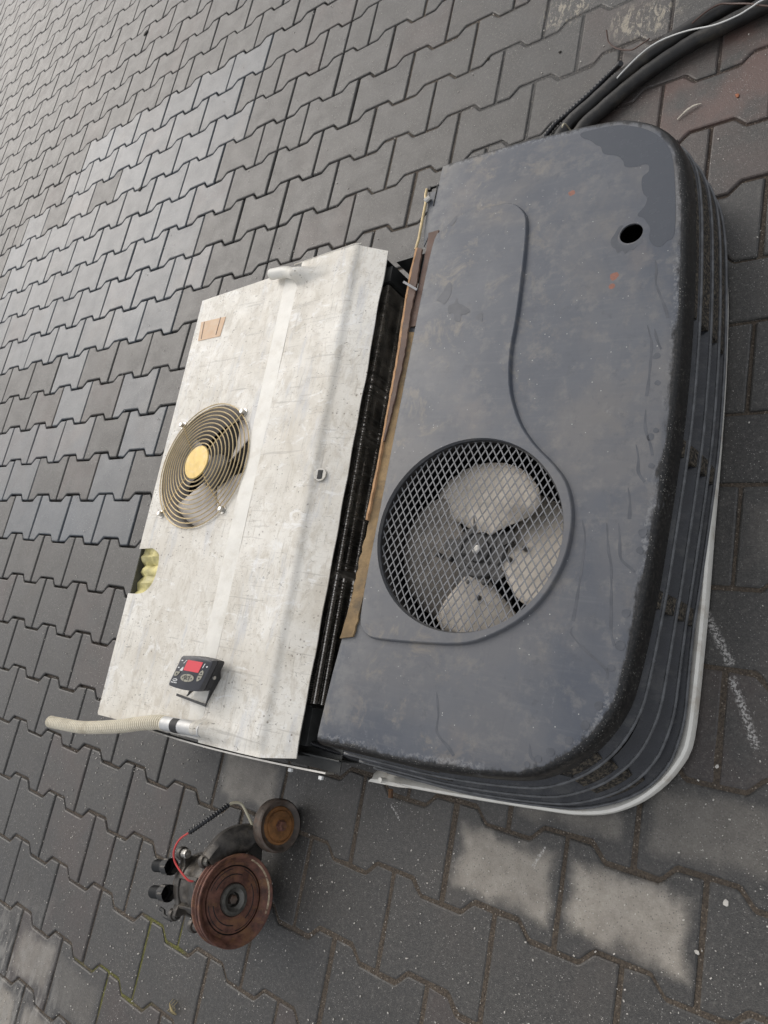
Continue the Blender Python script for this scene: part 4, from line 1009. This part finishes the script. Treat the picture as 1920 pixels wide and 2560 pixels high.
    flat('logo_oval', [(-.345 + .072 * math.cos(a), -.285 + .045 * math.sin(a)) for a in A], 'print')
    flat('logo_oval', [(-.345 + .058 * math.cos(a), -.285 + .018 * math.sin(a)) for a in A], 'ink', .0009)
    for k, (w_, h_) in enumerate(((.02, .04), (.026, .03), (.012, .034), (.024, .03), (.022, .03), (.022, .036))):
        u0 = -.435 + k * .031; flat('logo_lettering', rect(u0, -.385, u0 + w_, -.385 + h_), 'print')
    # hinged bracket under the case
    zb = .2068; bag = Bag()
    base = [Vector((-.5385, .1450, zb)), Vector((-.4450, .1400, zb)), Vector((-.4445, .1445, zb)), Vector((-.5383, .1495, zb))]
    n = len(base); v = [p + Vector((0, 0, .0022)) for p in base] + base
    mesh_obj('bracket_foot', v, [tuple(range(n)), tuple(range(2 * n - 1, n - 1, -1))] + [(i, (i + 1) % n, n + (i + 1) % n, n + i) for i in range(n)], 'black', T, False)
    def upright(u, lo0, lo1, v0, v1):
        P = [q(u, v0, -.030), q(u, v1, -.024), Vector(lo1), Vector(lo0)]; w_ = X * .0015; v = [p + w_ for p in P] + [p - w_ for p in P]
        return mesh_obj('bracket_arm', v, [(0, 1, 2, 3), (7, 6, 5, 4)] + [(i, (i + 1) % 4, 4 + (i + 1) % 4, 4 + i) for i in range(4)], 'black', T)
    upright(.47, (-.447, .144, zb), (-.425, .196, zb), -.40, .40); upright(-.10, (-.508, .149, zb), (-.490, .165, zb), -.38, .0)
    tube('bracket_pin', [q(-.15, -.46, -.042), q(.28, -.46, -.042)], .0035, 'steel', T, 8)
    lathe('bracket_screw', [(0, .004), (.003, .0035), (.0032, 0)], 8, q(.502, -.05, -.022), X, 'steel', T)
build_control()

# ================================================================== COMPRESSOR
CN_az, CN_el = .22, .2
CN = Vector((math.cos(CN_el) * math.cos(CN_az), math.cos(CN_el) * math.sin(CN_az), math.sin(CN_el)))
CA = Vector((-math.sin(CN_az), math.cos(CN_az), 0)); CB = CN.cross(CA); CC = Vector((-.3585, -.181, .1))
def cp(n, a, b): return CC + CN * n + CA * a + CB * b
def build_compressor():
    T = thing('compressor', 'greasy black compressor with big rusty pulley lying on the pavers', 'compressor')
    ctr = cp(0, 0, 0)
    # pulley: grooved rim, dished face
    P = lathe('pulley', [(-.030, .060), (-.030, .0740), (-.028, .0770), (-.0245, .0770), (-.0205, .0695), (-.0195, .0695), (-.0155, .0765), (-.0135, .0765), (-.0100, .0690), (-.0090, .0690), (-.0045, .0772), (-.001, .0775), (.0, .0765),
                         (-.0005, .0735), (-.004, .0690), (-.011, .0655), (-.0135, .0620), (-.0135, .0575)], 72, ctr, CN, 'rust', T)
    lathe('pulley_lip', [(-.0034, .0688), (-.0022, .0696), (-.0016, .0716), (-.0026, .0722)], 64, ctr, CN, 'worn', P, 2.75, 4.35)  # bright arc on one side only: highlight painted in along with wear
    # clutch plate with slots
    lathe('clutch_plate', [(-.0165, .0555), (-.0130, .0550), (-.0125, .0530), (-.0125, .0285), (-.0150, .0275)], 64, ctr, CN, 'rust', T)
    lathe('clutch_gap', [(-.018, .0580), (-.0178, .0545)], 64, ctr, CN, 'blk', T)
    def arc(r, w_, a0, a1, nm='clutch_slot'): lathe(nm, [(-.0122, r - w_), (-.0118, r), (-.0122, r + w_)], 14, ctr, CN, 'blk', T, math.radians(a0), math.radians(a1))
    for k in range(3): arc(.0420, .0009, k * 120 + 10, k * 120 + 95)
    for k in range(4): arc(.0515, .0006, k * 90 + 8, k * 90 + 70)
    lathe('clutch_hub', [(-.0125, .0275), (-.0085, .0260), (-.0080, .0200), (-.0110, .0165), (-.0125, .0125), (-.0225, .0115), (-.0225, .0)], 40, ctr, CN, 'greyring', T)
    lathe('shaft_nut', [(-.0225, .0085), (-.0115, .0080), (-.0105, .0068), (-.0105, 0)], 6, ctr, CN, 'rust_dark', T, smooth=False)
    # body
    bo = lathe('body', [(-.030, .058), (-.034, .062), (-.048, .062), (-.050, .055), (-.056, .0545), (-.060, .057), (-.092, .0575), (-.096, .0545), (-.128, .0545), (-.132, .058), (-.140, .058)], 44, cp(0, .012, -.004), CN, 'cast', T)
    for k in range(7):
        t_ = 2 * math.pi * k / 7 + .35; rd = CA * math.cos(t_) + CB * math.sin(t_); rot = Matrix((CN, rd, CN.cross(rd))).transposed()
        q_, f_ = box_vf(cp(-.094, .012, -.004) + rd * .0575, .070, .008, .007, rot); mesh_obj('cast_rib', q_, f_, 'cast', T, False, .0015)
    def flange(n0, n1, pts, mt='cast', nm='flange'):
        n = len(pts); v = [cp(n0, a, b) for a, b in pts] + [cp(n1, a, b) for a, b in pts]
        return mesh_obj(nm, v, [tuple(range(n)), tuple(range(2 * n - 1, n - 1, -1))] + [(i, (i + 1) % n, n + (i + 1) % n, n + i) for i in range(n)], mt, T, False, .002)
    def lobed(k, r0, r1, ph, n=72, ca=.012, cb=-.004):
        o = []
        for i in range(n):
            t = 2 * math.pi * i / n; s = max(0.0, math.cos(k * (t - ph))) ** 6; r = r0 + (r1 - r0) * s; o.append((ca + r * math.cos(t), cb + r * math.sin(t)))
        return o
    flange(-.040, -.052, lobed(4, .060, .080, .80)); flange(-.128, -.146, lobed(4, .0585, .076, .72)); flange(-.146, -.166, lobed(7, .050, .055, .2), 'rust_dark', 'rear_head')
    def bolt(n, a, b, r=.0085, h=.012, mt='cast', dirn=1):
        c = cp(n, a, b); lathe('bolt_boss', [(-.010, r * 1.45), (-.002, r * 1.45), (.0, r * 1.3), (.0, 0)], 18, c, CN, 'cast', T)
        lathe('bolt', [(0, r), (h * .8, r), (h, r * .85), (h, r * .5), (h * .5, r * .45), (h * .5, 0)], 12, c, CN, mt, T, smooth=False)
    for n, a, b, mt in ((-.036, .0635, .050, 'greyring'), (-.040, -.0405, .0565, 'cast'), (-.038, -.046, -.060, 'cast')): bolt(n, a, b, mt=mt)
    bolt(-.132, .070, .046, .0085, .016, 'steel'); bolt(-.140, -.036, .046, .008, .010, 'cast')
    # wire clip and plug on the clutch housing
    tube('wire_clip', [cp(-.052, .024, .060), cp(-.042, .026, .068), cp(-.034, .014, .066), cp(-.030, .004, .062)], .005, 'cast', T, 8)
    # two threaded fittings at the back
    for a in (.046, .000):
        f0, f1 = cp(-.150, a, .060), cp(-.205, a - .002, .066); d = (f1 - f0).normalized(); L = (f1 - f0).length
        Fo = lathe('hose_fitting', [(0, .0155), (.018, .0155), (.018, .0115), (.024, .0115)] + [(.024 + .0022 * i, .0118 if i % 2 else .0104) for i in range(1, 14)] + [(.0535, .0112), (.0535, .0075), (.030, .0070), (.030, 0)], 20, f0, d, 'blk', T)
        lathe('hex_collar', [(.001, .0166), (.015, .0166)], 6, f0, d, 'cast', Fo, smooth=False)
        lathe('fitting_lip', [(.052, .0112), (.0542, .0108), (.0542, .0078)], 18, f0, d, 'greyring', Fo)
    tube('harness_stub', [cp(-.145, -.045, .05), cp(-.165, -.040, .056), cp(-.180, -.034, .05), cp(-.19, -.03, .054)], .0035, 'blk', T, 6)
    # tensioner arm with idler pulley
    arm = [cp(-.034, .0635, .050), cp(-.030, .083, .025), cp(-.026, .096, .000), cp(-.018, .108, -.030), cp(-.004, .116, -.050)]
    ac = resample(catmull(arm, 8), .006); T_, N_ = frames(ac); v, f_ = [], []
    for i, p in enumerate(ac):
        t = T_[i]; out = (CN - t * CN.dot(t)).normalized(); sd = t.cross(out); q_ = i / (len(ac) - 1); wd = .015 + .013 * math.sin(math.pi * min(1, q_ * 1.1)) ; th = .020 - .004 * q_
        for sx, sz in ((-1, -.2), (-1, .55), (-.62, 1), (.62, 1), (1, .55), (1, -.2), (.6, -.7), (-.6, -.7)): v.append(p + sd * wd * sx + out * th * sz)
    for i in range(len(ac) - 1):
        for j in range(8): j2 = (j + 1) % 8; f_.append((i * 8 + j, i * 8 + j2, i * 8 + 8 + j2, i * 8 + 8 + j))
    f_.append(tuple(range(8))); f_.append(tuple((len(ac) - 1) * 8 + j for j in range(8))); mesh_obj('tensioner_arm', v, f_, 'cast', T, True)
    prism('arm_web', [(0, 0), (.07, 0), (.085, .03), (.03, .045)], .012, 'cast', T, lambda p: cp(-.042 + p.z, .06 + p.x * .75, -.066 + p.y))
    ic = cp(.036, .1255, -.0605)
    lathe('idler_mount', [(-.052, .022), (-.030, .022), (-.026, .018), (-.010, .017)], 24, ic, CN, 'cast', T)
    I = lathe('idler_pulley', [(-.024, .030), (-.024, .0460), (-.022, .0480), (-.006, .0480), (-.003, .0475), (-.0005, .0445), (-.0025, .0410), (-.0050, .0385), (-.006, .0340)], 52, ic, CN, 'rust_dark', T)
    lathe('idler_face', [(-.006, .0345), (-.0035, .0330), (-.0030, .0300), (-.0052, .0290), (-.0052, .0270), (-.0015, .0255), (-.001, .0090)], 48, ic, CN, 'rust2', I)
    lathe('idler_nut', [(-.001, .0115), (.001, .0115), (.0012, .0088), (.0085, .0085), (.0095, .0070), (.0095, 0)], 6, ic, CN, 'rust', I, smooth=False)
    # wires: red lead, ribbed sleeve, cream lead
    red = catmull([cp(-.048, .030, .066), cp(-.055, .034, .076), cp(-.080, .056, .087), cp(-.085, .072, .092), cp(-.080, .087, .093), cp(-.066, .101, .092), cp(-.050, .112, .084)], 8)
    tube('red_wire', red, .0018, 'wire_red', T, 7)
    sl = resample(catmull([cp(-.051, .1115, .0845), cp(-.030, .136, .057), cp(-.020, .161, .023)], 14), .0013)
    tube('ribbed_sleeve', sl, .0048, 'conduit', T, 10, True, lambda i, n: .0052 if (i // 2) % 2 else .0041)
    cr = catmull([cp(-.022, .158, .026), cp(-.020, .164, .014), cp(-.017, .162, -.002), cp(-.012, .143, -.015), cp(-.008, .120, -.028), cp(-.006, .100, -.036)], 8)
    tube('cream_wire', cr, .0026, 'wire_cream', T, 7)
build_compressor()

# ================================================================== HOSES AND WIRES at the far corner
def wob(pts, amp, seed):
    r = random.Random(seed); return [Vector(p) + Vector((r.uniform(-amp, amp), r.uniform(-amp, amp), r.uniform(-amp, amp) * .3)) for p in pts]
def build_hoses():
    h1 = [(.62, 1.63, .020), (.45, 1.607, .020), (.3602, 1.5964, .020), (.3072, 1.5867, .021), (.2436, 1.5682, .022), (.1773, 1.5424, .022), (.1177, 1.5106, .021), (.0622, 1.4716, .020), (.0143, 1.4366, .019), (-.01, 1.37, .018), (.02, 1.24, .017), (.05, 1.12, .02)]
    c = wob(resample(catmull(h1, 8), .012), .0006, 1)
    tag(tube('refrigerant_hose', c, .0145, 'hose_black', None, 14, True, lambda i, n: .0145 + .0006 * math.sin(i * 1.7) * math.sin(i * .6)), 'thick cracked black hose, the upper of the pair beside the grey unit', 'hose', 'thick black hoses running out from under the grey unit')
    h2 = [(.64, 1.59, .018), (.46, 1.575, .018), (.3782, 1.5586, .018), (.3203, 1.5477, .018), (.246, 1.5345, .017), (.1794, 1.5077, .017), (.129, 1.4800, .017), (.0900, 1.4530, .017), (.048, 1.4200, .017), (.030, 1.365, .017), (.053, 1.24, .017), (.083, 1.12, .02)]
    c = wob(resample(catmull(h2, 8), .012), .0006, 2)
    tag(tube('refrigerant_hose', c, .0145, 'hose_black', None, 14, True, lambda i, n: .0145 + .0005 * math.sin(i * 1.3) * math.sin(i * .5)), 'thick black hose lying below its twin, nearer the brown reddish paver', 'hose', 'thick black hoses running out from under the grey unit')
    c = resample(catmull([(.1225, 1.5270, .040), (.104, 1.5410, .022), (.0790, 1.5390, .010), (.0480, 1.5160, .008), (.0238, 1.4985, .008), (-.0008, 1.4808, .008), (-.0305, 1.4586, .008), (-.05, 1.41, .008), (-.04, 1.25, .010)], 10), .0019)
    tag(tube('corrugated_conduit', c, .0058, 'conduit', None, 9, True, lambda i, n: .0064 if (i // 2) % 2 else .0050), 'thin shiny black corrugated conduit beside the thick hoses', 'conduit')
    c = catmull([(.46, 1.54, .04), (.3854, 1.5347, .05), (.3626, 1.5283, .05), (.3393, 1.5217, .0495), (.3004, 1.5228, .048), (.2545, 1.5345, .0475), (.2165, 1.5395, .046), (.1871, 1.5378, .044), (.1602, 1.5277, .0415), (.1294, 1.5041, .0395), (.118, 1.494, .038)], 8)
    tag(tube('white_wire', c, .0014, 'wire_white', None, 7), 'thin white wire lying along the black hoses', 'wire')
    c = catmull([(.0679, 1.6604, .018), (.069, 1.65, .012), (.0721, 1.6375, .006), (.0922, 1.6118, .006), (.1253, 1.5878, .010), (.150, 1.577, .022), (.1735, 1.567, .036)], 8)
    tag(tube('brown_wire', c, .0017, 'wire_brown', None, 6), 'loose brown wire end curling up left of the black hoses', 'wire', 'brown wires at the hoses')
    c = catmull([(.46, 1.50, .04), (.3971, 1.5174, .045), (.3566, 1.5436, .046), (.3254, 1.5640, .043), (.3054, 1.5744, .0425), (.2827, 1.5713, .042), (.256, 1.5579, .040)], 8)
    tag(tube('brown_wire', c, .0017, 'wire_brown', None, 6), 'brown wire crossing over the two black hoses at the picture edge', 'wire', 'brown wires at the hoses')
    tag(tube('wire_stub', catmull([(.030, 1.408, .012), (.055, 1.3555, .10), (.06, 1.33, .12)], 5), .0016, 'wire_cream', None, 6), 'short pale wire rising between the hoses and the grey unit', 'wire')
build_hoses()

# ================================================================== SMALL DEBRIS
def build_debris():
    c = resample(catmull([(.2363, 1.3762, .003), (.2450, 1.3840, .004), (.2558, 1.3903, .0055), (.2668, 1.3950, .005), (.2779, 1.3962, .003)], 6), .004); r = random.Random(2)
    rs = [.0006 + .0014 * math.sin(math.pi * i / (len(c) - 1)) ** .7 * r.uniform(.6, 1.2) for i in range(len(c))]
    tag(tube('wood_splinter', c, .003, 'wood', None, 6, True, lambda i, n: max(.0006, rs[i]), False, False), 'pale pointed wood splinter lying on the reddish pavers', 'splinter')
    def chip(name, x, y, s, mt, label, cat, group=None, z=.0, flat=.5, seed=1):
        rr = random.Random(seed); bm = bmesh.new(); bmesh.ops.create_icosphere(bm, subdivisions=1, radius=s)
        for v in bm.verts: v.co *= rr.uniform(.7, 1.2); v.co.z *= flat; v.co.x *= 1.25
        ang = rr.uniform(0, 6); bmesh.ops.rotate(bm, cent=(0, 0, 0), matrix=Matrix.Rotation(ang, 3, 'Z'), verts=bm.verts)
        bmesh.ops.translate(bm, vec=(x, y, z + s * flat * .7), verts=bm.verts)
        o = bm_obj(name, bm, mt); return tag(o, label, cat, group)
    chip('brick_chip', .340, 1.389, .0042, 'chip', 'tiny orange brick chip beside the reddish paver joint', 'chip', seed=3)
    chip('pebble', .4003, .2262, .0028, 'pebble', 'small white pebble by the tray corner at the picture right', 'pebble', seed=4)
    chip('pebble', .395, -.012, .0028, 'pebble', 'white pebble on the dark paver at the lower right edge', 'pebble', seed=5)
    chip('pebble', .425, .058, .0042, 'pebble', 'grey white flake on the dark paver below the chalk stroke', 'pebble', flat=.25, seed=6)
    chip('leaf_scrap', -1.80, 1.875, .012, 'leaf', 'small dark leaf scrap on shiny pavers far left', 'leaf', None, 0, .3, 7)
    chip('leaf_scrap', -2.21, 2.83, .013, 'leaf', 'small dark leaf scrap on the pale distant pavers near top left', 'leaf', None, 0, .3, 8)
    chip('dark_crumb', -.0475, 1.6755, .0035, 'leaf', 'black crumb in the paver joint above the conduit', 'crumb', seed=9)
    chip('dark_crumb', -.247, 1.752, .0045, 'leaf', 'black crumb on a grey paver above the white unit', 'crumb', seed=10)
    c = [(-.575, -.452, .006), (-.560, -.458, .010), (-.548, -.462, .006)]
    B = thing('dead_insect', 'tiny dry straw coloured insect on the pavers at the bottom edge', 'insect')
    tube('body', catmull(c, 4), .0035, 'straw', B, 6, True, lambda i, n: .0006 + .0017 * math.sin(math.pi * (i + .5) / n))
    for k in range(6):
        s = -1 if k % 2 else 1; b = Vector((-.568 + .007 * (k // 2), -.456, .006)); tube('leg', [b, b + Vector((-.003, s * .007, .004)), b + Vector((-.005, s * .012, -.005))], .0007, 'straw', B, 4)
    # fine pale grit lying about, nobody could count it
    rr = random.Random(11); bag = Bag()
    for k in range(3600):
        if k % 3:
            x, y = rr.uniform(-1.3, .55), rr.uniform(-.85, .25)
        else: x, y = rr.uniform(-1.6, .5), rr.uniform(-.2, 2.4)
        if -1.0 < x < .36 and .05 < y < 1.22: continue
        s = rr.choice((.0006, .0008, .0010, .0012, .0017)); a = rr.uniform(0, 6.28)
        v, f_ = box_vf((x, y, s * .4 + .0002), s * 1.6, s, s * .9, Matrix.Rotation(a, 3, 'Z')); bag.add(v, f_)
    o = bag.obj('grit', 'pebble'); o['kind'] = 'stuff'; o['label'] = 'fine pale grit scattered over the pavers'
build_debris()
